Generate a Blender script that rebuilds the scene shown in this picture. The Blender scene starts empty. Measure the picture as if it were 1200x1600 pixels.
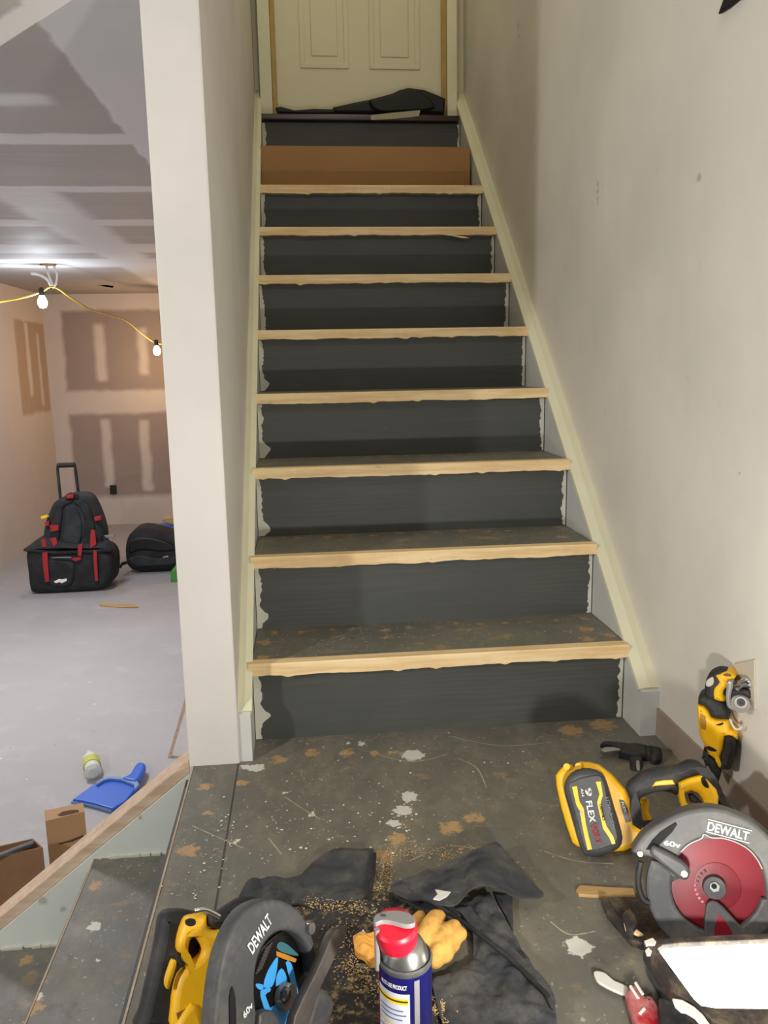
import bpy, bmesh, math, random
from mathutils import Vector, Matrix
from mathutils.geometry import tessellate_polygon
random.seed(7)
sc = bpy.context.scene
col = sc.collection

# ------------------------------------------------------------------ camera
CAM = Vector((0.12951, -1.75417, 0.83908))
YAW, PIT, ROL, FPX = 0.0963168, 0.1798720, -0.0182781, 1268.7067
F_ = Vector((math.sin(YAW)*math.cos(PIT), math.cos(YAW)*math.cos(PIT), -math.sin(PIT)))
R_ = Vector((math.cos(YAW), -math.sin(YAW), 0)); U_ = R_.cross(F_)
RR = R_*math.cos(ROL) + U_*math.sin(ROL); UU = RR.cross(F_)
cd = bpy.data.cameras.new('camera'); cam = bpy.data.objects.new('camera', cd); col.objects.link(cam)
m = Matrix((RR, UU, -F_)).transposed().to_4x4(); m.translation = CAM; cam.matrix_world = m
cd.sensor_fit = 'VERTICAL'; cd.sensor_height = 24; cd.lens = 24*FPX/1600; cd.clip_start = .02
sc.camera = cam
# ------------------------------------------------------------------ view, world
sc.view_settings.view_transform = 'Standard'; sc.view_settings.look = 'None'
sc.view_settings.gamma = 1; sc.view_settings.use_curve_mapping = False
sc.view_settings.exposure = 0.32
w = bpy.data.worlds.new('world'); sc.world = w; w.use_nodes = True
w.node_tree.nodes['Background'].inputs[0].default_value = (.95, .93, .9, 1)
w.node_tree.nodes['Background'].inputs[1].default_value = 0.08
# ------------------------------------------------------------------ lamps
def lamp(name, typ, loc, energy, color, size=.05, direction=None, spread=None):
    l = bpy.data.lights.new(name, typ); l.energy = energy; l.color = color
    if typ == 'AREA':
        l.shape = 'SQUARE'; l.size = size
        if spread: l.spread = spread
    else: l.shadow_soft_size = size
    o = bpy.data.objects.new(name, l); col.objects.link(o); o.location = loc
    if direction: o.rotation_euler = Vector(direction).to_track_quat('-Z', 'Y').to_euler()
    return o
# lamp hanging left of the landing, out of frame: throws the wall-end shadow onto the stairwell
lamp('hall_bulb_light', 'POINT', (-1.5, -1.75, 1.25), 78, (1.0, .985, .965), .05)
# unseen soft fill added high over the foot of the stairs
lamp('stairwell_fill_light', 'AREA', (.35, -1.6, 2.9), 9, (1.0, .96, .88), .5, (0, .25, -1))
# dim warm fill added above the frame to brighten the upper stairs and door
lamp('upper_fill_light', 'POINT', (.42, 1.0, 3.2), 6, (1.0, .92, .68), .1)
# ceiling lamp in the unfinished room, left of the frame
lamp('room_ceiling_light', 'AREA', (-1.5, 2.4, 1.5), 38, (.97, .97, 1.0), .5, (0, 0, -1))
# unseen low lamp added below the frame: throws the nosing shadows up the risers
lamp('unseen_low_light', 'AREA', (.42, -1.22, .25), 4.6, (1.0, .975, .92), .05, (0, .85, .45), math.radians(170))

# ------------------------------------------------------------------ pixel -> place helpers
def ray(x, y):
    return CAM, (F_*FPX + RR*(x-600) - UU*(y-800))
def at(ax, v, x, y):
    c, d = ray(x, y); t = (v-c[ax])/d[ax]; return c + d*t
class Plane:
    def __init__(s, o, n):
        s.o = Vector(o); s.n = Vector(n).normalized()
        ref = Vector((0, 0, 1)) if abs(s.n.z) < .9 else Vector((0, 1, 0))
        s.v = (ref - s.n*ref.dot(s.n)).normalized(); s.u = s.v.cross(s.n)
        # u x v = n
        if s.u.cross(s.v).dot(s.n) < 0: s.u = -s.u
    def hit(s, x, y, d=0):           # d = depth behind the plane
        c, r = ray(x, y); o = s.o - s.n*d
        return c + r*((o-c).dot(s.n)/r.dot(s.n))
    def uv(s, P): q = P - s.o; return (q.dot(s.u), q.dot(s.v))
def crop(x0, y0, k): return lambda *pts: [(x0+k*a, y0+k*b) for a, b in pts]
def arc(cx, cy, rx, ry, a0, a1, n=24):
    return [(cx+rx*math.cos(math.radians(a0+(a1-a0)*i/n)), cy-ry*math.sin(math.radians(a0+(a1-a0)*i/n))) for i in range(n+1)]
def smooth(pts, n=5, closed=True):   # Catmull-Rom, chords kept where the corner is sharp
    out = []; N = len(pts)
    rng = range(N) if closed else range(N-1)
    for i in rng:
        p0, p1, p2, p3 = (Vector(pts[j % N] if closed else pts[max(0, min(N-1, j))]).to_2d() for j in (i-1, i, i+1, i+2))
        for k in range(n):
            t = k/n
            q = .5*((2*p1)+(p2-p0)*t+(2*p0-5*p1+4*p2-p3)*t*t+(3*p1-p0-3*p2+p3)*t**3)
            out.append((q.x, q.y))
    if not closed: out.append(tuple(pts[-1]))
    return out
# ------------------------------------------------------------------ object helpers
def tag(o, label=None, cat=None, group=None, kind=None):
    if label: o['label'] = label
    if cat: o['category'] = cat
    if group: o['group'] = group
    if kind: o['kind'] = kind
    return o
def thing(name, label, cat, loc, group=None):
    o = bpy.data.objects.new(name, None); col.objects.link(o); o.location = loc
    o.empty_display_size = .05
    return tag(o, label, cat, group)
def root_loc(p):
    v = Vector((0, 0, 0))
    while p is not None: v += p.location; p = p.parent
    return v
def link(name, me, mt, parent=None, origin=None, smooth_=False):
    """mesh given in world coordinates; becomes local to its parent"""
    if mt is not None:
        me.materials.clear(); me.materials.append(mt)
    if parent is None:
        if origin is None:
            xs = [v.co for v in me.vertices]
            if xs: origin = Vector((sum(c.x for c in xs)/len(xs), sum(c.y for c in xs)/len(xs), min(c.z for c in xs)))
            else: origin = Vector((0, 0, 0))
        org = Vector(origin)
    else: org = root_loc(parent)
    me.transform(Matrix.Translation(-org))
    if smooth_:
        for p in me.polygons: p.use_smooth = True
        try: me.set_sharp_from_angle(angle=math.radians(38))
        except Exception: pass
    o = bpy.data.objects.new(name, me); col.objects.link(o)
    if parent: o.parent = parent
    else: o.location = org
    return o
def frombm(bm, name='m'):
    me = bpy.data.meshes.new(name); bmesh.ops.recalc_face_normals(bm, faces=bm.faces); bm.to_mesh(me); bm.free(); return me
def baked(o):
    dg = bpy.context.evaluated_depsgraph_get(); dg.update()
    me = bpy.data.meshes.new_from_object(o.evaluated_get(dg), depsgraph=dg)
    return me
def curve_mesh(cu, mat4=None):
    o = bpy.data.objects.new('tmp', cu); col.objects.link(o); me = baked(o)
    bpy.data.objects.remove(o); bpy.data.curves.remove(cu)
    if mat4 is not None: me.transform(mat4)
    return me
def box_bm(bm, lo, hi, bev=0):
    r = bmesh.ops.create_cube(bm, size=1); vs = r['verts']
    for v in vs: v.co = Vector([(lo[i]+hi[i])/2 + v.co[i]*(hi[i]-lo[i]) for i in range(3)])
    if bev:
        es = list({e for v in vs for e in v.link_edges})
        bmesh.ops.bevel(bm, geom=es, offset=bev, segments=2, affect='EDGES', profile=.6)
def box(name, lo, hi, mt, parent=None, bev=0, **k):
    bm = bmesh.new(); box_bm(bm, lo, hi, bev); return link(name, frombm(bm), mt, parent, **k)
def hexa(name, pts8, mt, parent=None, bev=0, **k):   # bottom 4 then top 4
    bm = bmesh.new(); v = [bm.verts.new(p) for p in pts8]
    for f in ((0,1,2,3),(4,5,6,7),(0,1,5,4),(1,2,6,5),(2,3,7,6),(3,0,4,7)): bm.faces.new([v[i] for i in f])
    if bev: bmesh.ops.bevel(bm, geom=list(bm.edges), offset=bev, segments=2, affect='EDGES', profile=.6)
    return link(name, frombm(bm), mt, parent, **k)
def slab(name, loops, pl, mt, parent=None, depth=0, thick=.01, bev=.002, sm=0, **k):
    """solid plate: outline (plus holes) given as pixels, set on a plane in the room, with thickness away from the viewer"""
    if isinstance(loops[0][0], (int, float)): loops = [loops]
    cu = bpy.data.curves.new('c', 'CURVE'); cu.dimensions = '2D'; cu.fill_mode = 'BOTH'
    bev = min(bev, thick*.49)
    cu.extrude = max(thick/2-bev, 1e-5); cu.bevel_depth = bev; cu.offset = -bev; cu.bevel_resolution = 2 if bev > .004 else 1
    for lp in loops:
        if sm: lp = smooth(lp, sm)
        sp = cu.splines.new('POLY'); sp.points.add(len(lp)-1); sp.use_cyclic_u = True
        for i, q in enumerate(lp):
            a, b = pl.uv(pl.hit(q[0], q[1], depth)); sp.points[i].co = (a, b, 0, 1)
    c = pl.o - pl.n*(depth+thick/2)
    M = Matrix((pl.u, pl.v, pl.n)).transposed().to_4x4(); M.translation = c
    return link(name, curve_mesh(cu, M), mt, parent, smooth_=True, **k)
def tube(name, pts, r, mt, parent=None, cyc=False, res=3, **k):
    cu = bpy.data.curves.new('t', 'CURVE'); cu.dimensions = '3D'; cu.bevel_depth = r if isinstance(r, (int, float)) else 1
    cu.bevel_resolution = res; cu.use_fill_caps = True
    sp = cu.splines.new('POLY'); sp.points.add(len(pts)-1); sp.use_cyclic_u = cyc
    for i, q in enumerate(pts):
        sp.points[i].co = (*q, 1)
        if not isinstance(r, (int, float)): sp.points[i].radius = r[i]
    return link(name, curve_mesh(cu), mt, parent, smooth_=True, **k)
def bez(pts, n=8):
    out = []; N = len(pts)
    for i in range(N-1):
        p0, p1, p2, p3 = (Vector(pts[max(0, min(N-1, j))]) for j in (i-1, i, i+1, i+2))
        for k in range(n):
            t = k/n; out.append(.5*((2*p1)+(p2-p0)*t+(2*p0-5*p1+4*p2-p3)*t*t+(3*p1-p0-3*p2+p3)*t**3))
    out.append(Vector(pts[-1])); return out
def revolve(name, prof, base, axis, mt, parent=None, seg=40, **k):
    ax = Vector(axis).normalized(); q = Vector((0, 0, 1)).rotation_difference(ax).to_matrix()
    bm = bmesh.new(); rings = []
    for r, z in prof:
        rings.append([bm.verts.new(Vector(base)+q@Vector((r*math.cos(2*math.pi*i/seg), r*math.sin(2*math.pi*i/seg), z))) for i in range(seg)])
    for a, b in zip(rings, rings[1:]):
        for i in range(seg): bm.faces.new((a[i], a[(i+1) % seg], b[(i+1) % seg], b[i]))
    bm.faces.new(rings[0]); bm.faces.new(rings[-1])
    return link(name, frombm(bm), mt, parent, smooth_=True, **k)
def disc(name, pl, cx, cy, rad, mt, parent, depth=0, thick=.005, prof=None, seg=40):
    c = pl.hit(cx, cy, depth+thick)
    prof = prof or [(rad*.96, 0), (rad, thick*.2), (rad, thick*.75), (rad*.95, thick)]
    return revolve(name, prof, c, pl.n, mt, parent, seg)
def text(name, s, pl, a, b, hpx, mt, parent, depth=-.0008, bold=.0, thick=.0006):
    """raised lettering whose baseline runs from pixel a to pixel b"""
    A = pl.hit(*a, depth); B = pl.hit(*b, depth)
    cu = bpy.data.curves.new('f', 'FONT'); cu.body = s; cu.size = 1; cu.extrude = 0; cu.offset = bold
    me = curve_mesh(cu)
    xs = [v.co.x for v in me.vertices]; ys = [v.co.y for v in me.vertices]
    if not xs: return
    x0, x1, y0, y1 = min(xs), max(xs), min(ys), max(ys)
    L = (B-A).length; e = (B-A).normalized(); up = pl.n.cross(e)
    dxy = Vector((b[0]-a[0], b[1]-a[1])).normalized(); H = (pl.hit(a[0]+dxy.y*hpx, a[1]-dxy.x*hpx, depth)-A).dot(up)
    H = abs(H)
    bm = bmesh.new(); bm.from_mesh(me)
    for v in bm.verts:
        v.co = A + e*((v.co.x-x0)/(x1-x0)*L) + up*((v.co.y-y0)/(y1-y0)*H)
    r = bmesh.ops.extrude_face_region(bm, geom=list(bm.faces))
    for v in [g for g in r['geom'] if isinstance(g, bmesh.types.BMVert)]: v.co += pl.n*thick
    return link(name, frombm(bm), mt, parent)
def loft(name, A, B, mt, parent=None, z=0.01, n=40, m_=24, th=.003, amp=.004, freq=28, seed=0, hf=None, sm=True, mask=None):
    """cloth laid between two edges on the floor, with creases"""
    from mathutils import noise
    P = Plane((0, 0, z), (0, 0, 1))
    def res(E):
        E = smooth(E, 6, False) if sm else E
        L = [0]
        for i in range(1, len(E)): L.append(L[-1]+math.dist(E[i], E[i-1]))
        out = []
        for i in range(n+1):
            t = L[-1]*i/n; j = max(k for k in range(len(L)) if L[k] <= t+1e-9); j = min(j, len(E)-2)
            f = (t-L[j])/max(1e-9, L[j+1]-L[j]); out.append((E[j][0]+(E[j+1][0]-E[j][0])*f, E[j][1]+(E[j+1][1]-E[j][1])*f))
        return out
    a, b = res(A), res(B); bm = bmesh.new(); G = []
    for i in range(n+1):
        row = []
        for j in range(m_+1):
            t = j/m_; q = P.hit(a[i][0]*(1-t)+b[i][0]*t, a[i][1]*(1-t)+b[i][1]*t)
            h = abs(noise.noise(Vector((q.x*freq+seed, q.y*freq*.7, seed)))) * amp*2 + noise.noise(Vector((q.x*freq*3, q.y*freq*3, seed)))*amp*.35
            if hf: h += hf(i/n, t)
            row.append(bm.verts.new((q.x, q.y, q.z+max(h, -z+.001))))
        G.append(row)
    for i in range(n):
        for j in range(m_): bm.faces.new((G[i][j], G[i+1][j], G[i+1][j+1], G[i][j+1]))
    bmesh.ops.recalc_face_normals(bm, faces=bm.faces)
    if sum(f.normal.z for f in bm.faces) < 0: bmesh.ops.reverse_faces(bm, faces=bm.faces)
    top = list(bm.faces)
    r = bmesh.ops.extrude_face_region(bm, geom=top)
    for v in [g for g in r['geom'] if isinstance(g, bmesh.types.BMVert)]: v.co.z += th
    return link(name, frombm(bm), mt, parent, smooth_=True)

# ------------------------------------------------------------------ materials
def srgb(r, g, b):
    f = lambda c: (c/255/12.92 if c/255 <= .04045 else ((c/255+.055)/1.055)**2.4)
    return (f(r), f(g), f(b), 1)
class NT:
    def __init__(s, name, rough=.6, metal=0):
        s.m = bpy.data.materials.new(name); s.m.use_nodes = True; s.t = s.m.node_tree
        s.b = s.t.nodes['Principled BSDF']; s.b.inputs['Roughness'].default_value = rough; s.b.inputs['Metallic'].default_value = metal
        s.co = s.t.nodes.new('ShaderNodeTexCoord').outputs['Object']
        g = s.t.nodes.new('ShaderNodeNewGeometry').outputs['Position']; s.pos = g
    def put(s, sock, v):
        if isinstance(v, bpy.types.NodeSocket): s.t.links.new(v, sock)
        else: sock.default_value = v
    def math(s, op, a, b=0.0, c=0.0):
        n = s.t.nodes.new('ShaderNodeMath'); n.operation = op
        for i, x in enumerate((a, b, c)): s.put(n.inputs[i], x)
        return n.outputs[0]
    def noise(s, scale, detail=3, vec=None, stretch=None, rough=.55, color=False):
        n = s.t.nodes.new('ShaderNodeTexNoise'); n.inputs['Scale'].default_value = scale; n.inputs['Detail'].default_value = detail
        n.inputs['Roughness'].default_value = rough
        v = vec if vec is not None else s.pos
        if stretch:
            mp = s.t.nodes.new('ShaderNodeMapping'); mp.inputs['Scale'].default_value = stretch; s.t.links.new(v, mp.inputs[0]); v = mp.outputs[0]
        s.t.links.new(v, n.inputs['Vector']); return n.outputs['Color' if color else 'Fac']
    def step(s, x, a, b):
        n = s.t.nodes.new('ShaderNodeMapRange'); n.interpolation_type = 'SMOOTHSTEP'
        s.put(n.inputs[0], x); n.inputs[1].default_value = a; n.inputs[2].default_value = b; return n.outputs[0]
    def mix(s, f, a, b):
        n = s.t.nodes.new('ShaderNodeMix'); n.data_type = 'RGBA'
        s.put(n.inputs[0], f); s.put(n.inputs[6], a); s.put(n.inputs[7], b); return n.outputs[2]
    def xyz(s, v=None):
        n = s.t.nodes.new('ShaderNodeSeparateXYZ'); s.t.links.new(v if v is not None else s.pos, n.inputs[0]); return n.outputs
    def vadd(s, v, nz, amt):      # jitter a vector by a colour noise
        a = s.t.nodes.new('ShaderNodeVectorMath'); a.operation = 'SUBTRACT'; s.t.links.new(nz, a.inputs[0]); a.inputs[1].default_value = (.5, .5, .5)
        b = s.t.nodes.new('ShaderNodeVectorMath'); b.operation = 'SCALE'; s.t.links.new(a.outputs[0], b.inputs[0]); b.inputs['Scale'].default_value = amt
        c = s.t.nodes.new('ShaderNodeVectorMath'); c.operation = 'ADD'; s.t.links.new(v, c.inputs[0]); s.t.links.new(b.outputs[0], c.inputs[1]); return c.outputs[0]
    def rect(s, ax, a0, a1, bx, b0, b1, soft, o):
        x = s.math('MULTIPLY', s.step(o[ax], a0-soft, a0+soft), s.math('SUBTRACT', 1, s.step(o[ax], a1-soft, a1+soft)))
        y = s.math('MULTIPLY', s.step(o[bx], b0-soft, b0+soft), s.math('SUBTRACT', 1, s.step(o[bx], b1-soft, b1+soft)))
        return s.math('MULTIPLY', x, y)
    def blobs(s, vec, items, soft=.3):
        cur = None
        for (x, y, z, r) in items:
            d = s.t.nodes.new('ShaderNodeVectorMath'); d.operation = 'DISTANCE'; s.t.links.new(vec, d.inputs[0]); d.inputs[1].default_value = (x, y, z)
            q = s.math('DIVIDE', d.outputs['Value'], r); cur = q if cur is None else s.math('MINIMUM', cur, q)
        return s.math('SUBTRACT', 1, s.step(cur, 1-soft, 1+soft*.2))
    def color(s, c): s.put(s.b.inputs['Base Color'], c)
    def rough(s, r): s.put(s.b.inputs['Roughness'], r)
    def bump(s, h, strength=.2, dist=.002):
        n = s.t.nodes.new('ShaderNodeBump'); n.inputs['Strength'].default_value = strength; n.inputs['Distance'].default_value = dist
        s.t.links.new(h, n.inputs['Height']); s.t.links.new(n.outputs[0], s.b.inputs['Normal'])
def simple(name, rgb, rough=.55, metal=0, var=.12, scale=18, bump=0, bscale=200, emit=None):
    M = NT(name, rough, metal); c = srgb(*rgb)
    d = tuple(x*(1-var*2) for x in c[:3])+(1,); l = tuple(min(1, x*(1+var)) for x in c[:3])+(1,)
    M.color(M.mix(M.noise(scale, 4), d, l))
    if bump: M.bump(M.noise(bscale, 2), bump, .001)
    if emit:
        M.b.inputs['Emission Color'].default_value = (*emit[0], 1); M.b.inputs['Emission Strength'].default_value = emit[1]
    return M.m
def dusty(name, rgb, dust=(150, 140, 125), amount=.35, rough=.6, metal=0, scale=14, bump=.1):
    M = NT(name, rough, metal); n = M.noise(scale, 6); n2 = M.noise(scale*9, 3)
    f = M.math('MULTIPLY', M.step(M.math('ADD', n, M.math('MULTIPLY', n2, .35)), .55, .95), amount)
    M.color(M.mix(f, srgb(*rgb), srgb(*dust))); M.bump(n2, bump, .0008); return M.m

def paint_wall(name, rgb, var=.05, marks=None, dirt=.25):
    M = NT(name, .62); a = srgb(*rgb); b = tuple(x*(1-var*2.4) for x in a[:3])+(1,)
    c = M.mix(M.step(M.noise(2.2, 5), .35, .7), a, b)
    sm = M.math('MULTIPLY', M.step(M.noise(9, 6, rough=.7), .62, .78), dirt)
    c = M.mix(sm, c, srgb(150, 143, 125))
    if marks:
        v = M.vadd(M.pos, M.noise(60, 3, color=True), .012)
        c = M.mix(M.math('MULTIPLY', M.blobs(v, marks, .6), .55), c, srgb(150, 138, 112))
    M.color(c); M.bump(M.noise(260, 3), .12, .0008); return M.m
W_RIGHT = paint_wall('stairwell_wall_paint', (226, 222, 210), marks=[
    (.905, .388, 1.285, .008), (.905, .387, 1.268, .009), (.905, .385, 1.25, .008), (.905, .384, 1.238, .006), (.905, -.167, 1.182, .011),
    (.905, 1.2, 1.965, .013), (.905, 1.195, 1.93, .01), (.905, -.377, .634, .004)])
W_COL = paint_wall('wall_end_paint', (222, 217, 210), dirt=.08)
SKIRT = paint_wall('skirt_paint', (232, 229, 198), dirt=.3)
SKIRT_IN = paint_wall('skirt_side_paint', (212, 213, 208), dirt=.2)
RAGGED = simple('chipped_white_paint', (214, 212, 195), .7, bump=.3, bscale=90)
KNEE = paint_wall('pale_green_grey_paint', (222, 228, 221), marks=[(-.47, -.107, -.29, .012), (-.43, -.107, -.315, .009), (-.25, -.107, -.11, .006)], dirt=.15)

def old_floor(name, base, flat=True, spl_white=(), spl_tan=(), tan=.5, white=.5, seam=()):
    M = NT(name, .55)
    c = M.mix(M.noise(4, 6), tuple(x*.72 for x in srgb(*base)[:3])+(1,), tuple(min(1, x*1.35) for x in srgb(*base)[:3])+(1,))
    # broad scuffed haze
    c = M.mix(M.math('MULTIPLY', M.step(M.noise(9, 9, rough=.8, stretch=(1, .6, 1)), .44, .64), .7), c, srgb(132, 125, 108))
    c = M.mix(M.math('MULTIPLY', M.step(M.noise(38, 6, rough=.8, stretch=(1, .5, 1)), .55, .68), .4*white), c, srgb(160, 152, 136))
    c = M.mix(M.math('MULTIPLY', M.step(M.noise(16, 7, rough=.75), .55, .7), .4), c, srgb(52, 50, 46))
    # worn wood and glue
    t = M.step(M.noise(11, 6, rough=.62, stretch=(1, 1.5, 1)), .63-.06*tan, .69)
    c = M.mix(M.math('MULTIPLY', t, .75*tan), c, srgb(168, 140, 96))
    vj = M.vadd(M.pos, M.noise(45, 4, color=True), .035)
    if spl_tan:
        bl = M.step(M.math('ADD', M.blobs(vj, spl_tan, .9), M.math('MULTIPLY', M.math('SUBTRACT', M.noise(75, 5, rough=.7), .55), 2.2)), .35, .75)
        bl = M.math('MULTIPLY', bl, M.step(M.blobs(vj, [(a, b_, c_, r*1.5) for a, b_, c_, r in spl_tan], .9), .05, .4))
        c = M.mix(M.math('MULTIPLY', bl, .8), c, M.mix(M.noise(20, 2), srgb(176, 128, 84), srgb(196, 168, 116)))
    # specks of plaster
    v = M.t.nodes.new('ShaderNodeTexVoronoi'); v.inputs['Scale'].default_value = 75; M.t.links.new(M.vadd(M.pos, M.noise(30, 2, color=True), .04), v.inputs['Vector'])
    rare = M.step(M.noise(13, 4, rough=.7), .46, .56)
    s1 = M.math('MULTIPLY', M.math('SUBTRACT', 1, M.step(v.outputs['Distance'], .13, .22)), rare)
    c = M.mix(M.math('MULTIPLY', s1, .75*white), c, srgb(205, 200, 185))
    # scratches
    sc_ = M.step(M.noise(34, 4, stretch=(.25, 1.6, 1), rough=.8), .62, .68)
    c = M.mix(M.math('MULTIPLY', sc_, .4*white), c, srgb(176, 170, 155))
    if spl_white:
        bw = M.blobs(M.vadd(M.pos, M.noise(70, 4, color=True), .03), spl_white, .55)
        bw = M.step(M.math('ADD', bw, M.math('MULTIPLY', M.math('SUBTRACT', M.noise(160, 4, rough=.7), .5), 1.6)), .45, .7)
        bw = M.math('MULTIPLY', bw, M.step(M.blobs(M.pos, [(a, b_, c_, r*1.7) for a, b_, c_, r in spl_white], .8), .05, .3))
        c = M.mix(M.math('MULTIPLY', bw, .92), c, srgb(216, 213, 203))
    o = M.xyz()
    for (ax, a0, a1) in seam:
        g = M.math('MULTIPLY', M.step(o[ax], a0-.0012, a0+.0004), M.math('SUBTRACT', 1, M.step(o[ax], a1-.0004, a1+.0012)))
        c = M.mix(M.math('MULTIPLY', g, .85), c, (.012, .01, .008, 1))
    M.color(c); M.rough(M.math('ADD', .35, M.math('MULTIPLY', M.noise(10, 4), .4)))
    M.bump(M.noise(90, 4), .25, .001); return M.m
FLOOR_L = old_floor('worn_grey_floor_paint', (104, 102, 92), seam=[(0, -.0375, -.0345)],
    spl_white=[(.341, -.121, 0, .034), (.234, -.051, 0, .014), (.205, -.045, 0, .008), (.311, -.291, 0, .024), (.293, -.336, 0, .024), (.27, -.38, 0, .016), (.003, -.133, 0, .024), (-.02, -.125, 0, .016),
               (.501, -.737, 0, .026), (.12, -.33, 0, .008), (-.015, -.4, 0, .009), (.07, -.24, 0, .006)],
    spl_tan=[(.24, -.48, 0, .03), (.27, -.43, 0, .03), (.37, -.41, 0, .035), (.42, -.38, 0, .03), (.05, -.1, 0, .03), (.12, -.08, 0, .03), (.2, -.09, 0, .03), (.26, -.1, 0, .02), (.8, -.03, 0, .05), (.72, -.05, 0, .05), (.16, -.5, 0, .03),
              (-.02, -.19, 0, .022), (-.095, -.2, 0, .025), (-.08, -.3, 0, .02), (-.1, -.42, 0, .03), (.3, -.1, 0, .02)])
FLOOR_S = old_floor('worn_grey_step_paint', (108, 108, 102), tan=.5, white=.7, spl_white=[(-.3, -.33, -.2, .017), (-.27, -.42, -.2, .008), (-.36, -.5, -.2, .02)],
    spl_tan=[(-.355, -.52, -.2, .035), (-.33, -.2, -.2, .025), (-.5, -.15, -.4, .03), (-.17, -.4, -.2, .03), (-.15, -.5, -.2, .025), (-.36, -.62, -.2, .02)])
tr_marks = []
for k_, y_ in ((1, .19), (2, .42), (3, .645)):
    R0 = random.Random(k_)
    for i_ in range(13): tr_marks.append((.05+.064*i_+R0.uniform(-.015, .015), y_+R0.uniform(-.02, .006), k_*.19, R0.uniform(.014, .024)))
tr_marks += [(.02, .02, .19, .03), (.08, .0, .19, .02), (.8, .1, .19, .035), (.78, .03, .19, .03), (.84, .05, .19, .03), (.02, .12, .19, .03), (.8, .3, .38, .03)]
TREAD = old_floor('worn_tread_paint', (110, 109, 98), tan=1.0, white=.8, spl_tan=tr_marks)
def riser_mat():
    M = NT('dark_riser_paint', .5)
    wv = M.t.nodes.new('ShaderNodeTexWave'); wv.wave_type = 'RINGS'; wv.rings_direction = 'X'; wv.inputs['Scale'].default_value = 5.5; wv.inputs['Distortion'].default_value = 9; wv.inputs['Detail'].default_value = 2; wv.inputs['Detail Scale'].default_value = .8
    mp = M.t.nodes.new('ShaderNodeMapping'); mp.inputs['Scale'].default_value = (.8, 1, 4.5); M.t.links.new(M.pos, mp.inputs[0]); M.t.links.new(mp.outputs[0], wv.inputs[0])
    g = M.noise(5, 5, stretch=(.6, 1, 2), rough=.6)
    rg = M.noise(30, 3, stretch=(.12, 1, 2.2), rough=.6)
    c = M.mix(g, srgb(62, 64, 61), srgb(80, 82, 77))
    c = M.mix(M.math('MULTIPLY', M.math('MULTIPLY', wv.outputs['Fac'], M.step(M.noise(2.5, 2), .45, .65)), .09), c, srgb(112, 112, 104))
    c = M.mix(M.math('MULTIPLY', M.step(rg, .5, .75), .15), c, srgb(104, 103, 96))
    s = M.step(M.noise(60, 3, stretch=(.6, 1, 1)), .77, .8)
    c = M.mix(M.math('MULTIPLY', s, .5), c, srgb(170, 165, 150))
    M.color(c); M.rough(.55); M.bump(rg, .25, .001); return M.m
RISER = riser_mat()
def wood(name, rgb, rgb2, axis=0, knots=False, rough=.6):
    M = NT(name, rough); st = [18, 18, 18]; st[axis] = 1.4
    n = M.noise(3.2, 5, stretch=tuple(st), rough=.6); c = M.mix(M.step(n, .35, .68), srgb(*rgb), srgb(*rgb2))
    if knots:
        o = M.noise(9, 2, stretch=(1, 1, 1.5)); c = M.mix(M.math('MULTIPLY', M.step(o, .74, .79), .8), c, srgb(140, 88, 48))
        o2 = M.noise(40, 3, stretch=(.5, 1, 1)); c = M.mix(M.math('MULTIPLY', M.step(o2, .68, .74), .3), c, srgb(150, 120, 80))
    M.color(c); M.bump(n, .15, .0006); return M.m
NOSE = wood('bare_pine', (246, 220, 170), (228, 192, 138), knots=True)
SILLW = wood('rough_lumber', (214, 192, 168), (194, 166, 138), rough=.75)
SHIM = wood('shim_pine', (196, 160, 108), (172, 136, 88))

MAROON = simple('maroon_varnish', (52, 24, 20), .3)
CARD = simple('cardboard', (184, 146, 106), .85, var=.06, scale=6)
KRAFT = simple('kraft_paper', (170, 128, 82), .85, var=.06, scale=5)
CARD_D = simple('cardboard_inside', (142, 106, 76), .9)
DOORP = simple('door_paint', (222, 214, 184), .5, var=.04, scale=3)
JAMB = simple('bare_yellow_jamb', (186, 154, 92), .6, var=.15)
YEL = dusty('tool_yellow', (250, 190, 10), (190, 150, 70), .3, .42)
BLK = dusty('tool_black_rubber', (30, 30, 32), (95, 92, 88), .4, .65)
GRY = dusty('guard_grey_metal', (92, 91, 90), (125, 122, 118), .5, .6, .1)
GRY2 = dusty('guard_dark_metal', (70, 71, 73), (118, 114, 108), .6, .62, .1)
CHARC = dusty('battery_black', (62, 62, 62), (110, 108, 104), .35, .5)
RED = dusty('red_blade_coating', (128, 8, 30), (120, 30, 42), .4, .45, 0, bump=.03)
REDP = dusty('red_handle', (160, 22, 34), (200, 170, 165), .5, .35)
STEEL = simple('worn_steel', (170, 168, 165), .3, .9, var=.2, scale=60)
SHOE = dusty('dirty_shoe_metal', (58, 54, 54), (150, 130, 105), .6, .5, .4, 26)
CHROME = simple('chrome', (225, 225, 228), .12, 1, var=.1)
DARKM = simple('black_hollow', (10, 10, 11), .8)
BLUEB = simple('blue_blade_print', (70, 165, 235), .35, var=.1)
TEAL = simple('teal_print', (60, 110, 118), .4)
ORNG = simple('orange_print', (196, 128, 40), .5)
WHT = simple('white_print', (240, 240, 236), .5, var=.02)
REDT = simple('red_print', (190, 30, 45), .5, var=.02)
DKT = simple('dark_print', (60, 50, 30), .5, var=.02)
PURP = simple('dark_sticker', (62, 46, 52), .4)
YPR = simple('yellow_print', (248, 205, 20), .4, var=.05)
CLOTH = dusty('black_canvas', (54, 56, 60), (128, 120, 104), .3, .85, 0, 22, .5)
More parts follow.
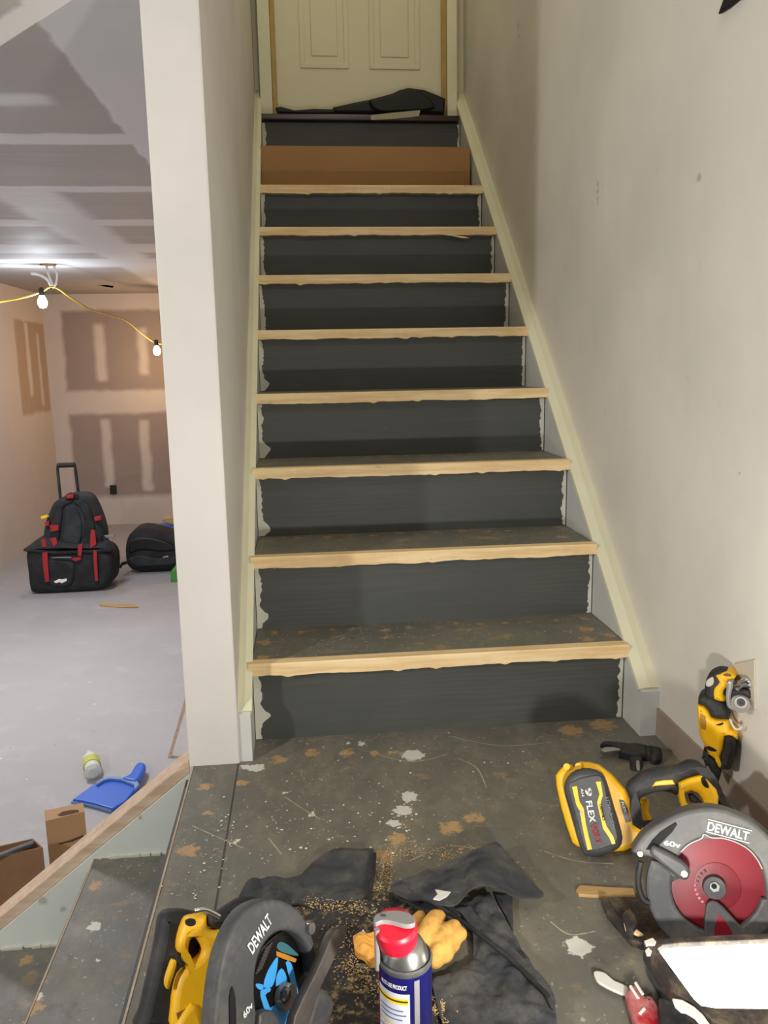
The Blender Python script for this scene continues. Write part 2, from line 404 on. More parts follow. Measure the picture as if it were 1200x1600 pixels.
def dusty_canvas():
    M = NT('sawdusty_canvas', .9); n = M.step(M.noise(85, 5, rough=.7), .5, .64); b = M.step(M.noise(9, 3), .35, .6)
    M.color(M.mix(M.math('MULTIPLY', M.math('MULTIPLY', n, b), .8), srgb(48, 47, 46), srgb(176, 150, 105))); M.bump(n, .4, .001); return M.m
CLOTHD = dusty_canvas()
GLOVE = dusty('tan_leather', (240, 184, 92), (120, 78, 40), .65, .8, 0, 16, .4)
GLOVEC = dusty('orange_leather', (244, 176, 76), (150, 96, 48), .4, .8, 0, 14, .4)
NAVY = simple('navy_can_paint', (28, 26, 104), .28, .3, var=.1)
CANRED = simple('red_cap_plastic', (205, 22, 48), .4, var=.05)
CANGRY = simple('grey_straw_plastic', (140, 138, 136), .5, var=.04)
LABEL = simple('pale_label', (205, 208, 222), .45, var=.05)
LABELT = simple('label_small_print', (110, 112, 140), .5)
PAPER = simple('scrap_paper', (212, 208, 200), .7, var=.03)
DUSTP = simple('blue_plastic', (38, 96, 205), .4, var=.08)
DUSTD = simple('dusty_blue_plastic', (120, 150, 200), .5)
DUST = simple('sawdust', (205, 172, 118), .95, var=.2, scale=60)
CRUMB = simple('plaster_crumbs', (222, 220, 212), .9)
BAG = dusty('bag_black_fabric', (20, 21, 24), (58, 60, 66), .5, .8, 0, 10, .5)
BAG2 = dusty('bag_padded_fabric', (38, 42, 46), (70, 74, 78), .5, .85, 0, 9, .5)
BAGR = simple('red_webbing', (165, 30, 38), .6)
TRASH = simple('black_plastic_film', (12, 12, 13), .55, var=.3)
GLASSY = simple('clear_plastic', (215, 218, 214), .2, var=.1)
GREEN = simple('green_plastic', (70, 140, 60), .5)
CORD = simple('yellow_cord', (206, 176, 70), .55)
WIRE = simple('white_wire', (232, 232, 230), .5)
PLATE = simple('beige_plate', (196, 188, 168), .5, var=.04)
OUTB = simple('outlet_black', (18, 20, 22), .5)

# ------------------------------------------------------------------ drywall with joint compound
def drywall(name, base, mud, rects, rough=.75, lines=(), gloss=False):
    M = NT(name, rough); v = M.vadd(M.pos, M.noise(7, 4, color=True), .05); o = M.xyz(v)
    f = None
    for (ax, a0, a1, bx, b0, b1, soft) in rects:
        r = M.rect(ax, a0, a1, bx, b0, b1, soft, o); f = r if f is None else M.math('MAXIMUM', f, r)
    n = M.noise(3, 5)
    b = srgb(*base); mm = srgb(*mud)
    f = M.math('MULTIPLY', f, M.math('ADD', .85, M.math('MULTIPLY', n, .3)))
    f.node.use_clamp = True
    M.color(M.mix(f, M.mix(n, b, tuple(x*.88 for x in b[:3])+(1,)), M.mix(n, mm, tuple(x*.9 for x in mm[:3])+(1,))))
    h = M.math('ADD', M.math('MULTIPLY', M.noise(2.2, 3, stretch=(.5, 3, 1)), .6), M.math('MULTIPLY', f, .4))
    M.bump(h, .6, .02)
    if gloss: M.rough(M.math('ADD', .55, M.math('MULTIPLY', n, .25)))
    return M.m
B_ = -9; T_ = 9
BACKM = drywall('back_wall_drywall', (164, 150, 144), (216, 206, 200), [
    (2, 1.44, T_, 0, B_, T_, .03), (2, .38, .62, 0, B_, T_, .03), (0, B_, -2.3, 2, B_, T_, .03), (2, B_, -.5, 0, B_, T_, .04),
    (0, -1.99, -1.89, 2, .72, 1.3, .035), (0, -1.55, -1.46, 2, .78, 1.25, .035), (0, -1.99, -1.9, 2, -.4, .32, .03), (0, -1.6, -1.5, 2, -.45, .3, .03)])
LEFTM = drywall('left_wall_drywall', (192, 168, 148), (222, 212, 204), [
    (2, B_, .43, 1, B_, T_, .03), (1, 7.02, T_, 2, B_, T_, .03), (1, B_, 6.15, 2, B_, T_, .04), (2, 1.31, T_, 1, B_, T_, .02),
    (1, 6.42, 6.52, 2, .6, 1.3, .03), (1, 6.75, 6.83, 2, .5, 1.2, .03)])
CEILM = drywall('ceiling_drywall', (166, 162, 161), (206, 207, 210), [
    (0, -.42, T_, 1, B_, 3, .01), (1, 1.17, 1.3, 0, B_, T_, .015), (1, .78, .87, 0, B_, -.55, .03), (1, 1.96, 2.08, 0, B_, T_, .02), (1, 2.75, 2.95, 0, B_, T_, .03), (1, 3.6, 4.0, 0, B_, T_, .04),
    (1, 4.3, 4.8, 0, B_, T_, .04), (0, -1.2, -.9, 1, 2, 9, .05)], .5, gloss=True)
HEADM = drywall('opening_drywall', (176, 172, 160), (216, 210, 205), [(2, 1.73, T_, 0, B_, T_, .01), (2, B_, 1.66, 0, B_, T_, .01), (0, -.47, T_, 2, B_, T_, .02)])
def concrete():
    M = NT('dusty_concrete', .7)
    c = M.mix(M.noise(1.3, 6), srgb(178, 176, 178), srgb(152, 150, 152))
    c = M.mix(M.math('MULTIPLY', M.step(M.noise(5, 6, rough=.7), .5, .75), .35), c, srgb(196, 192, 190))
    c = M.mix(M.math('MULTIPLY', M.step(M.noise(30, 4), .7, .74), .7), c, srgb(222, 220, 216))
    c = M.mix(M.math('MULTIPLY', M.step(M.noise(24, 3, vec=M.co), .73, .77), .5), c, srgb(120, 116, 112))
    M.color(c); M.bump(M.noise(60, 4), .15, .002); return M.m
CONC = concrete()

# ================================================================== SETTING
RUN, RISE, SW = .22345, .19, .8438
tag(box('floor', (-.13, -1.95, -.06), (.95, .0, 0), FLOOR_L), kind='structure')
tag(box('floor_room', (-2.6, -2.2, -.9), (.0, 7.3, -.8), CONC), kind='structure')
tag(box('wall_left', (-.14, -.107, -.8), (-.033, 2.2, 3.6), W_COL, bev=.004), kind='structure')
tag(box('wall_right', (.905, -3.2, -.9), (1.0, 2.2, 3.6), W_RIGHT), kind='structure')
tag(box('wall_back', (-2.6, 7.05, -.85), (-.2, 7.15, 1.75), BACKM), kind='structure')
tag(box('wall_far_left', (-2.6, -2.2, -.85), (-2.47, 7.1, 1.75), LEFTM), kind='structure')
tag(box('wall_room_right', (-.14, 2.2, -.85), (-.02, 7.1, 1.75), BACKM), kind='structure')
tag(box('wall_top', (-.14, 2.16, 1.5), (1.0, 2.26, 3.6), DOORP), kind='structure')
tag(box('ceiling_stairwell', (-.3, -.5, 3.6), (1.0, 2.3, 3.7), W_COL), kind='structure')
# room ceiling with the diagonal edge of the opening
def prism(name, poly, z0, z1, mt, **k):
    bm = bmesh.new(); a = [bm.verts.new((x, y, z0)) for x, y in poly]; b = [bm.verts.new((x, y, z1)) for x, y in poly]
    bm.faces.new(a); bm.faces.new(b)
    for i in range(len(poly)): j = (i+1) % len(poly); bm.faces.new((a[i], a[j], b[j], b[i]))
    return link(name, frombm(bm), mt, **k)
D0 = (-.14, -.04); D1 = (-1.2, 1.145)
tag(prism('ceiling', [(-.141, -.039), (-.10, -.03), (-.10, 7.1), (-2.55, 7.1), (-2.55, 1.145), (-1.2, 1.145)], 1.6, 1.602, CEILM), kind='structure')
tag(prism('wall_opening', [D0, D1, (-2.55, 1.145), (-2.55, 1.205), (-1.18, 1.205), (-.14, .05)], 1.602, 3.6, HEADM), kind='structure')
# unfinished jamb at the right end of the back wall
tag(box('trim_1', (-1.27, 6.9, -.8), (-1.20, 7.05, 1.05), wood('jamb_lumber', (176, 128, 80), (150, 100, 60), axis=2)), kind='structure')
tag(box('wall_closet', (-1.20, 6.75, -.8), (-.14, 6.9, 1.6), BACKM), kind='structure')
# base of the right wall where the baseboard was taken off
tag(box('trim_2', (.899, -1.9, 0), (.9052, -.085, .066), simple('bare_drywall_strip', (158, 142, 128), .85, var=.1)), kind='structure')

# knee wall beside the lower steps, with its timber cap
def kz(x): return (.012 + (x+.14)*.80)
kw = hexa('wall_knee', [(-1.1, -.107, -.8), (-.14, -.107, -.8), (-.14, -.03, -.8), (-1.1, -.03, -.8),
                        (-1.1, -.107, kz(-1.1)-.03), (-.14, -.107, kz(-.14)-.03), (-.14, -.03, kz(-.14)-.03), (-1.1, -.03, kz(-1.1)-.03)], KNEE)
tag(kw, kind='structure')
cap = hexa('timber_rail', [(-1.1, -.100, kz(-1.1)-.03), (-.141, -.100, kz(-.14)-.03), (-.141, -.03, kz(-.14)-.03), (-1.1, -.03, kz(-1.1)-.03),
                           (-1.1, -.100, kz(-1.1)), (-.141, -.100, kz(-.14)), (-.141, -.03, kz(-.14)), (-1.1, -.03, kz(-1.1))], SILLW, bev=.002)
tag(cap, 'bare lumber rail sloping down along the top of the low pale grey wall', 'rail')

# lower flight going down to the left
st = thing('staircase', 'lower flight of worn dark grey steps descending left from the landing', 'stairs', (-.35, -.9, -.8))
EDGE = dusty('worn_edge', (176, 156, 132), (206, 196, 176), .5, .8)
for i in range(3):
    x1 = -.13 - .222*i; z = -.2*(i+1)
    box('tread', (x1-.222, -1.95, z-.03), (x1, -.108, z), FLOOR_S, st)
    box('riser', (x1-.018, -1.95, z), (x1-.001, -.108, z+.17), RISER, st)
    e = box('nosing', (x1-.2248, -1.95, z-.028), (x1-.2215, -.108, z+.001), EDGE, st)
e = box('nosing', (-.1335, -1.95, -.03), (-.1302, -.108, .001), EDGE, st)
# chipped plaster line where wall meets the treads
for i in range(2):
    bm = bmesh.new(); x1 = -.13-.222*i; z = -.2*(i+1)
    box_bm(bm, (x1-.217, -.1085, z), (x1-.003, -.1065, z+.002))
    for k in range(34):
        x = x1 - .215*random.random(); s = random.uniform(.002, .006)
        box_bm(bm, (x-s*1.5, -.1095-s*.6, z), (x+s*1.5, -.106, z+s))
    tag(link('chipped_plaster', frombm(bm), RAGGED, st), kind='stuff')

# ================================================================== MAIN STAIRCASE
st = thing('staircase', 'upper flight of dark grey stairs with bare pine nosings between white walls', 'stairs', (.42, 0, 0))
def nose(k):
    bm = bmesh.new(); x0, x1 = -.012, .8600; y0 = k*RUN-.025; z1 = (k+1)*RISE; n = 60; R = random.Random(k*3+1)
    rows = []
    h = [.028]*(n+1); f = [0]*(n+1)
    cur = 0
    for i in range(n+1):
        cur = cur*.75 + R.uniform(-.0012, .0012); h[i] += cur*1.1; f[i] = R.uniform(-.0006, .0006)
        if R.random() < .05: h[i] += R.uniform(.002, .005)
    for i in range(n+1):
        x = x0+(x1-x0)*i/n
        rows.append([bm.verts.new(p) for p in ((x, y0+f[i]+.002, z1+.0006), (x, y0+f[i], z1-.003), (x, y0+f[i], z1-h[i]), (x, y0+.03, z1-h[i]), (x, y0+.03, z1+.0006))])
    for a, b in zip(rows, rows[1:]):
        for j in range(5): bm.faces.new((a[j], a[(j+1) % 5], b[(j+1) % 5], b[j]))
    bm.faces.new(rows[0]); bm.faces.new(rows[-1])
    return frombm(bm)
for k in range(10):
    z0, z1 = k*RISE, (k+1)*RISE
    box('riser', (0, k*RUN, z0), (SW+.012, k*RUN+.016, z1-.026), RISER, st)
    if k < 9:
        box('tread', (-.004, k*RUN+.004, z1-.026), (SW+.014, (k+1)*RUN+.001, z1), TREAD, st)
    if k < 8: link('nosing', nose(k), NOSE, st)
# kraft board over ninth step
tag(box('kraft_board', (-.004, 8*RUN-.032, 8*RISE+.004), (.852, 8*RUN-.028, 9*RISE+.004), KRAFT), 'brown kraft board covering the ninth step, just below the top stair', 'board')
th = box('nosing', (-.008, 9*RUN-.03, 10*RISE-.024), (.853, 9*RUN+.03, 10*RISE), MAROON, st, bev=.006)
tag(th, 'dark maroon varnished nosing')
box('landing', (-.008, 9*RUN+.03, 10*RISE-.024), (.853, 2.13, 10*RISE-.002), KRAFT, st)
# torn splinter under nosing seven
pz = 7*RISE-.032
spl = slab('splinter', crop(380, 0, 1/3)((900, 1095), (960, 1096), (1040, 1108), (1062, 1116), (1030, 1117), (980, 1106)), Plane((0, 6*RUN-.026, 0), (0, -1, 0)), NOSE, st, thick=.004, bev=.0005)

# skirt boards
def skirt(name, xi, xo, label_mat, capmat, zoff=.155):
    # inner face at xi, outer at xo (against wall); sloped top from the foot to the upper landing
    y0 = -.100; yA = -.074; zA = .118; yB = 2.16; zB = 2.03
    bm = bmesh.new(); prof = [(y0, 0), (y0, zA-.012), (yA, zA), (yB, zB), (yB, 1.5), (1.9, 1.4), (.3, 0)]
    a = [bm.verts.new((xi, y, z)) for y, z in prof]; b = [bm.verts.new((xo, y, z)) for y, z in prof]
    bm.faces.new(a); bm.faces.new(b)
    for i in range(len(prof)): j = (i+1) % len(prof); bm.faces.new((a[i], a[j], b[j], b[i]))
    o = tag(link(name, frombm(bm), label_mat), kind='structure')
    # cap moulding
    bm = bmesh.new(); xa, xb = min(xi, xo)-(.003 if xi < xo else 0), max(xi, xo)+(.003 if xi > xo else 0)
    d = Vector((0, yB-yA, zB-zA)).normalized(); nrm = Vector((0, -d.z, d.y))
    pts = []
    for (yy, zz) in ((yA-.012, zA-.016), (yB, zB)):
        p = Vector((0, yy, zz)); pts.append([(xa, *(p+nrm*.000)[1:]), (xb, *(p)[1:]), (xb, *(p+nrm*.014)[1:]), ((xa+xb)/2, *(p+nrm*.017)[1:]), (xa, *(p+nrm*.011)[1:])])
    A = [bm.verts.new(q) for q in pts[0]]; Bv = [bm.verts.new(q) for q in pts[1]]
    bm.faces.new(A); bm.faces.new(Bv)
    for i in range(5): j = (i+1) % 5; bm.faces.new((A[i], A[j], Bv[j], Bv[i]))
    link(name+'_cap', frombm(bm), capmat, o)
skirt('baseboard_right', .862, .905, SKIRT_IN, SKIRT)
skirt('baseboard_left', -.006, -.033, SKIRT_IN, SKIRT)
# ragged paint edges at riser ends
def ragged(k, side):
    R = random.Random(k*7+side); bm = bmesh.new(); z0 = k*RISE+.002; z1 = (k+1)*RISE-.03; n = 26; y = k*RUN-.0012
    if z1 > 1.9: z1 = 1.86
    xe = -.004 if side == 0 else .858; s = 1 if side == 0 else -1; w = .012 if side == 0 else .008; a = []; b = []; off = 0
    big = R.uniform(.1, .4)
    for i in range(n+1):
        t = i/n; z = z0+(z1-z0)*t; off = off*.6+R.uniform(-.003, .004)
        ext = w + off + (.020*math.exp(-((t-big)/.09)**2) if side == 0 and k < 5 else 0)
        a.append(bm.verts.new((xe, y, z))); b.append(bm.verts.new((xe+s*max(.003, ext), y, z)))
    for i in range(n): bm.faces.new((a[i], a[i+1], b[i+1], b[i]))
    r = bmesh.ops.extrude_face_region(bm, geom=list(bm.faces))
    for v in [g for g in r['geom'] if isinstance(g, bmesh.types.BMVert)]: v.co.y += .0018
    link('paint_edge', frombm(bm), RAGGED, st)
for k in range(10):
    if k == 8: continue
    ragged(k, 0); ragged(k, 1)

# ================================================================== DOOR AT THE TOP
bm = bmesh.new(); box_bm(bm, (.045, 2.118, 1.9), (.815, 2.155, 3.5)); dr = tag(link('door_1', frombm(bm), DOORP), kind='structure')
def panel(x0, x1, z0, z1):
    bm = bmesh.new()
    box_bm(bm, (x0, 2.112, z0), (x1, 2.12, z0+.022), .004); box_bm(bm, (x0, 2.112, z1-.022), (x1, 2.12, z1), .004)
    box_bm(bm, (x0, 2.112, z0+.02), (x0+.022, 2.12, z1-.02), .004); box_bm(bm, (x1-.022, 2.112, z0+.02), (x1, 2.12, z1-.02), .004)
    box_bm(bm, (x0+.05, 2.114, z0+.05), (x1-.05, 2.119, z1-.05), .004)
    link('door_panel', frombm(bm), DOORP, dr)
for zz in ((2.125, 2.72), (2.84, 3.3)):
    panel(.17, .385, *zz); panel(.475, .70, *zz)
for x0, x1 in ((.045, .066), (.795, .817)): box('door_jamb', (x0, 2.100, 1.9), (x1, 2.117, 3.5), JAMB, dr, bev=.002)
for i, (x0, x1) in enumerate(((-.008, .044), (.818, .862))): tag(box('trim_%d' % (3+i), (x0, 2.085, 1.88), (x1, 2.158, 3.5), SKIRT, bev=.004), kind='structure')

C0 = crop(380, 0, 1/3)
PT = Plane((0, 2.06, 0), (0, -1, 0))
t = thing('plastic_sheet', 'crumpled black plastic sheet heaped against the foot of the top door', 'plastic sheet', (.5, 2.04, 1.9))
slab('heap', C0((420, 500), (520, 478), (600, 462), (700, 435), (735, 418), (775, 408), (850, 418), (905, 440), (950, 460), (945, 532), (850, 528), (700, 532), (560, 530), (420, 528)), PT, TRASH, t, thick=.04, bev=.012)
slab('fold', C0((590, 470), (650, 452), (720, 440), (780, 415), (845, 440), (900, 500), (800, 520), (640, 522)), PT, TRASH, t, depth=-.02, thick=.02, bev=.009, sm=3)
slab('tail', C0((150, 503), (175, 498), (240, 515), (330, 508), (430, 510), (430, 530), (330, 533), (240, 530), (160, 528)), PT, TRASH, t, depth=-.01, thick=.03, bev=.006)
o = slab('torn_paper', C0((596, 540), (700, 528), (830, 516), (824, 545), (720, 556), (600, 563)), Plane((0, 9*RUN-.033, 0), (0, -1, 0)), simple('dusty_paper', (176, 168, 140), .8), None, thick=.002, bev=.0004)
tag(o, 'torn strip of dusty beige paper hanging over the maroon top stair nosing', 'paper')

# ================================================================== WALL DETAILS
PR = Plane((.905, 0, 0), (-1, 0, 0))
tag(slab('wall_plate', [(1147, 1037), (1178, 1031), (1179, 1108), (1148, 1112)], PR, PLATE, depth=-.004, thick=.004, bev=.001), 'plain beige plate on the right wall behind the yellow drill', 'wall plate')
tag(slab('wall_bracket', [(1121, 22), (1131, -6), (1163, -8), (1148, 3), (1136, 13)], PR, DARKM, depth=-.008, thick=.008, bev=.003), 'dark bracket on the right wall at the top edge of the photo', 'bracket')

# ================================================================== ROOM: STRING LIGHTS, OUTLET
def emis(name, colr, s):
    M = NT(name); M.b.inputs['Emission Color'].default_value = (*colr, 1); M.b.inputs['Emission Strength'].default_value = s; M.color((.8, .8, .8, 1)); return M.m
SL = thing('string_light', 'yellow cord with a cool white bulb and a warm bulb, hung under the room ceiling', 'string light', (-1.6, 5.0, 1.25))
def bulb(P, lab, colr, s, energy, name, r=.034):
    t = bpy.data.objects.new('light_bulb', None); col.objects.link(t); t.parent = SL; t.location = P - SL.location; t['label'] = lab
    revolve('glass', [(.004, -.062), (.02, -.058), (r*.9, -.04), (r, -.022), (r*.85, 0), (.018, .022), (.014, .03)], P, (0, 0, 1), emis(name, colr, s), t, 24)
    revolve('socket', [(.017, .028), (.019, .034), (.019, .075), (.012, .085)], P, (0, 0, 1), BLK, t, 20)
    # the bulb's own light, hung just under the glass
    lamp(name+'_light', 'POINT', P + Vector((-.0, -.0, -.13)), energy, colr, .035)
P1 = at(1, 4.6, 66, 468); P2 = at(1, 6.3, 245, 545)
bulb(P1, 'glowing cool white bulb', (.85, .92, 1), 60, 10, 'cool_bulb')
bulb(P2, 'glowing warm yellow bulb', (1, .62, .28), 40, 12, 'warm_bulb')
cpts = [at(1, 4.3, -40, 480), at(1, 4.55, 0, 472), at(1, 4.58, 40, 464), at(1, 4.6, 65, 456), at(1, 4.6, 84, 448), at(1, 4.9, 110, 465), at(1, 5.2, 140, 483), at(1, 5.5, 170, 492), at(1, 5.75, 197, 501), at(1, 6.1, 220, 520), at(1, 6.3, 240, 534), at(1, 6.5, 256, 538)]
tube('cord', bez(cpts, 6), .007, CORD, SL)
t = thing('ceiling_hook', 'white wires hanging from a junction hole in the room ceiling beside the cool bulb', 'ceiling wiring', at(2, 1.6, 72, 413))
H = at(2, 1.6, 72, 413)
revolve('junction_box', [(.045, -.003), (.045, .02)], H, (0, 0, 1), DARKM, t, 20)
revolve('collar', [(.05, -.008), (.05, -.002), (.035, -.001)], H+Vector((.02, 0, 0)), (0, 0, 1), JAMB, t, 20)
tube('wire', bez([H+Vector((.0, 0, 0)), H+Vector((.01, 0, -.07)), H+Vector((.035, 0, -.15)), at(1, 4.6, 84, 448)]), .008, WIRE, t)
tube('wire', bez([H+Vector((.05, 0, 0)), H+Vector((.07, 0, -.07)), H+Vector((.06, 0, -.13)), at(1, 4.6, 82, 450)]), .008, WIRE, t)
tube('wire', bez([at(1, 4.6, 80, 447), at(1, 4.6, 74, 437), at(1, 4.6, 62, 430), at(1, 4.6, 49, 427)]), .010, WIRE, t)
tag(slab('ceiling_hole', [(152, 446), (165, 445), (178, 447), (176, 450), (165, 448)], Plane((0, 0, 1.6), (0, 0, -1)), DARKM, thick=.004, bev=.0005), 'small dark hole cut in the room ceiling beyond the cord', 'hole')
tag(box('wall_outlet', (at(1, 7.05, 172, 760).x, 7.03, at(1, 7.05, 172, 772).z), (at(1, 7.05, 182, 760).x, 7.05, at(1, 7.05, 172, 758).z), OUTB, bev=.004), 'small black outlet box on the back wall above the backpack', 'outlet')
tag(hexa('wood_strip', [(-.50, 1.55, -.8), (-.485, 1.55, -.8), (-.485, 1.57, -.8), (-.50, 1.57, -.8), (-.40, 1.6, -.5), (-.385, 1.6, -.5), (-.385, 1.62, -.5), (-.40, 1.62, -.5)], SILLW), 'thin wood strip leaning behind the foot of the white wall end', 'wood strip')
tag(slab('wood_scrap', [(155, 942), (180, 943), (215, 945), (216, 948), (190, 948), (156, 945)], Plane((0, 0, -.79), (0, 0, 1)), SHIM, thick=.008, bev=.001), 'thin wood scrap lying on the grey floor in front of the backpack', 'wood scrap')

# ================================================================== BACKPACK
CB = crop(0, 700, .25)
PB = Plane((0, 4.3, 0), (0, -1, 0))
t = thing('rolling_backpack', 'black rolling tool backpack with red straps and raised pull handle', 'backpack', (-1.62, 4.4, -.8))
slab('base_bag', CB((160, 640), (250, 575), (400, 640), (560, 620), (650, 640), (692, 700), (690, 830), (650, 880), (500, 900), (330, 912), (210, 912), (180, 880), (168, 780)), PB, BAG, t, thick=.34, bev=.045, sm=3)
slab('top_flap', CB((135, 645), (200, 600), (270, 570), (420, 600), (600, 600), (660, 590), (700, 640), (660, 655), (500, 665), (330, 670), (200, 655)), PB, BAG2, t, depth=-.03, thick=.12, bev=.03, sm=3)
slab('pack_body', CB((290, 620), (262, 560), (275, 470), (300, 400), (330, 345), (390, 310), (470, 295), (540, 305), (580, 360), (610, 430), (632, 500), (640, 580), (600, 640), (450, 650)), PB, BAG2, t, depth=.04, thick=.24, bev=.05, sm=3)
slab('shoulder_strap', CB((325, 600), (310, 520), (320, 430), (345, 360), (400, 330), (450, 335), (430, 350), (395, 370), (385, 430), (375, 510), (360, 600)), PB, BAG, t, depth=.015, thick=.05, bev=.015, sm=3)
slab('shoulder_strap', CB((500, 610), (525, 520), (520, 430), (490, 370), (460, 350), (455, 330), (520, 330), (560, 380), (585, 460), (590, 540), (560, 620)), PB, BAG, t, depth=.015, thick=.05, bev=.015, sm=3)
slab('back_pad', CB((390, 590), (395, 480), (405, 400), (440, 375), (480, 390), (505, 450), (510, 520), (490, 600)), PB, BAG2, t, depth=.025, thick=.03, bev=.012, sm=3)
slab('grab_handle', CB((405, 320), (410, 290), (440, 280), (480, 290), (490, 320), (470, 318), (460, 300), (430, 300), (425, 320)), PB, BAG, t, depth=.03, thick=.03, bev=.008)
slab('front_pocket', CB((300, 700), (450, 715), (460, 760), (440, 860), (310, 860), (295, 780)), PB, BAG, t, depth=-.02, thick=.05, bev=.018, sm=3)
slab('logo', CB((335, 835), (370, 818), (385, 822), (415, 815), (418, 830), (385, 846), (370, 838), (350, 846)), PB, WHT, t, depth=-.024, thick=.004, bev=.001)
slab('logo', CB((320, 684), (370, 680), (445, 680), (445, 688), (370, 688), (325, 690)), PB, simple('grey_print', (120, 120, 122)), t, depth=-.034, thick=.003, bev=.0005)
for pts in (((262, 655), (296, 650), (300, 740), (308, 835), (282, 838), (268, 740)), ((582, 640), (604, 640), (608, 740), (612, 830), (594, 832), (586, 740)), ((257, 575), (285, 570), (290, 620), (265, 620)),
            ((310, 485), (365, 482), (365, 515), (318, 525)), ((310, 565), (350, 560), (358, 600), (335, 620)), ((568, 510), (592, 512), (602, 600), (565, 630), (562, 590)),
            ((488, 605), (515, 598), (508, 680), (485, 670)), ((445, 690), (500, 682), (510, 695), (470, 708)), ((412, 295), (455, 292), (458, 312), (415, 318)), ((278, 465), (305, 460), (305, 485), (282, 488)), ((585, 435), (625, 428), (628, 450), (592, 456))):
    slab('red_strap', CB(*pts), PB, BAGR, t, depth=-.036 if pts[0][1] > 500 else .0, thick=.008 if pts[0][1] > 500 else .05, bev=.002)
slab('yellow_buckle', CB((252, 430), (290, 420), (302, 430), (270, 445), (256, 445)), PB, YPR, t, depth=0, thick=.03, bev=.004)
slab('bottle_neck', CB((640, 548), (712, 545), (714, 562), (645, 564)), PB, CANGRY, t, depth=.08, thick=.03, bev=.004)
slab('side_pouch', CB((640, 560), (670, 590), (705, 645), (660, 660), (635, 640)), PB, BAG, t, depth=.02, thick=.1, bev=.02)
hz = [at(1, 4.56, 95, 785), at(1, 4.56, 90, 735), at(1, 4.56, 90, 728)]
hz2 = [at(1, 4.56, 123, 774), at(1, 4.56, 118, 735), at(1, 4.56, 117, 727)]
tube('pull_handle', [hz[0], hz[1], hz[2], hz2[2], hz2[1], hz2[0]], .011, BLK, t)
tube('handle_grip', [hz[2]+Vector((0, 0, .004)), hz2[2]+Vector((0, 0, .004))], .019, BLK, t)
for x in (-1.86, -1.46): revolve('wheel', [(.055, -.03), (.06, -.02), (.06, .02), (.055, .03)], (x, 4.62, -.74), (1, 0, 0), BLK, t, 24)

# second bag, bucket and green item by it
PB2 = Plane((0, 4.8, 0), (0, -1, 0))
t = thing('duffel_bag', 'slumped black duffel bag on the floor right of the backpack', 'bag', (-1.12, 4.9, -.8))
slab('bag_body', CB((780, 600), (800, 550), (850, 512), (900, 505), (960, 515), (1040, 535), (1100, 545), (1180, 600), (1180, 740), (1080, 770), (900, 782), (830, 775), (785, 735), (775, 660)), PB2, BAG, t, thick=.32, bev=.07, sm=4)
slab('bag_fold', CB((800, 600), (850, 560), (950, 560), (1050, 590), (1100, 640), (1000, 650), (880, 640), (810, 660)), PB2, TRASH, t, depth=-.012, thick=.04, bev=.018, sm=3)
slab('bag_fold', CB((800, 700), (870, 670), (980, 690), (1100, 680), (1090, 730), (960, 740), (860, 745)), PB2, BAG2, t, depth=-.012, thick=.04, bev=.018, sm=3)
slab('strap', CB((740, 745), (760, 715), (800, 705), (800, 725), (765, 735), (755, 755)), PB2, BAG2, t, depth=-.01, thick=.02, bev=.005)
slab('buckle', CB((1015, 680), (1050, 672), (1055, 684), (1020, 690)), PB2, STEEL, t, depth=-.03, thick=.01, bev=.002)
Bq = at(1, 5.2, 262, 824)
t = thing('bucket', 'blue bucket behind the slumped black duffel bag', 'bucket', (Bq.x, 5.3, -.8))
revolve('bucket_body', [(.105, .0), (.125, .29), (.115, .29), (.1, .02)], (Bq.x, 5.3, -.8), (0, 0, 1), DUSTP, t)
revolve('rim', [(.125, .27), (.135, .275), (.135, .30), (.12, .30)], (Bq.x, 5.3, -.8), (0, 0, 1), DUSTP, t)
slab('rag', CB((1015, 440), (1060, 425), (1100, 435), (1110, 490), (1060, 480), (1010, 455)), Plane((0, 5.28, 0), (0, -1, 0)), SHIM, t, thick=.05, bev=.015)
tag(slab('green_shoe', CB((1062, 780), (1090, 745), (1130, 745), (1150, 860), (1080, 862), (1066, 840)), Plane((0, 4.5, 0), (0, -1, 0)), GREEN, thick=.1, bev=.02), 'green and white item on the floor at the edge of the white wall', 'shoe')

# ================================================================== DUSTPAN, BOTTLE, BOXES
CT = crop(0, 1150, .216667)
PD = Plane((0, 0, -.775), (0, 0, 1))
t = thing('dustpan', 'blue plastic dustpan lying on the grey floor beyond the lumber rail', 'dustpan', (-.6, 1.3, -.8))
slab('pan', CT((525, 455), (580, 415), (690, 335), (740, 300), (790, 290), (870, 297), (985, 320), (1005, 345), (900, 470), (810, 520), (690, 485), (590, 462)), PD, DUSTP, t, thick=.024, bev=.004)
slab('lip', CT((512, 472), (528, 455), (590, 463), (690, 486), (812, 522), (800, 533), (680, 498), (585, 474)), PD, DUSTD, t, depth=.008, thick=.012, bev=.002)
slab('rim', CT((690, 335), (740, 300), (790, 288), (870, 292), (985, 314), (1005, 345), (970, 385), (965, 345), (870, 310), (790, 303), (745, 315), (700, 345)), PD, DUSTD, t, depth=-.012, thick=.012, bev=.003)
slab('grip', CT((880, 300), (935, 268), (975, 205), (1005, 185), (1040, 190), (1050, 215), (1015, 285), (975, 318)), PD, DUSTP, t, depth=-.018, thick=.03, bev=.010, sm=3)
t = thing('plastic_bottle', 'clear crumpled plastic bottle with a yellow-green label behind the dustpan', 'bottle', (-.8, 1.45, -.8))
a, b = at(2, -.765, 131, 1216), at(2, -.765, 156, 1203)
ax = (at(2, -.765, 136, 1176)-at(2, -.765, 144, 1218))
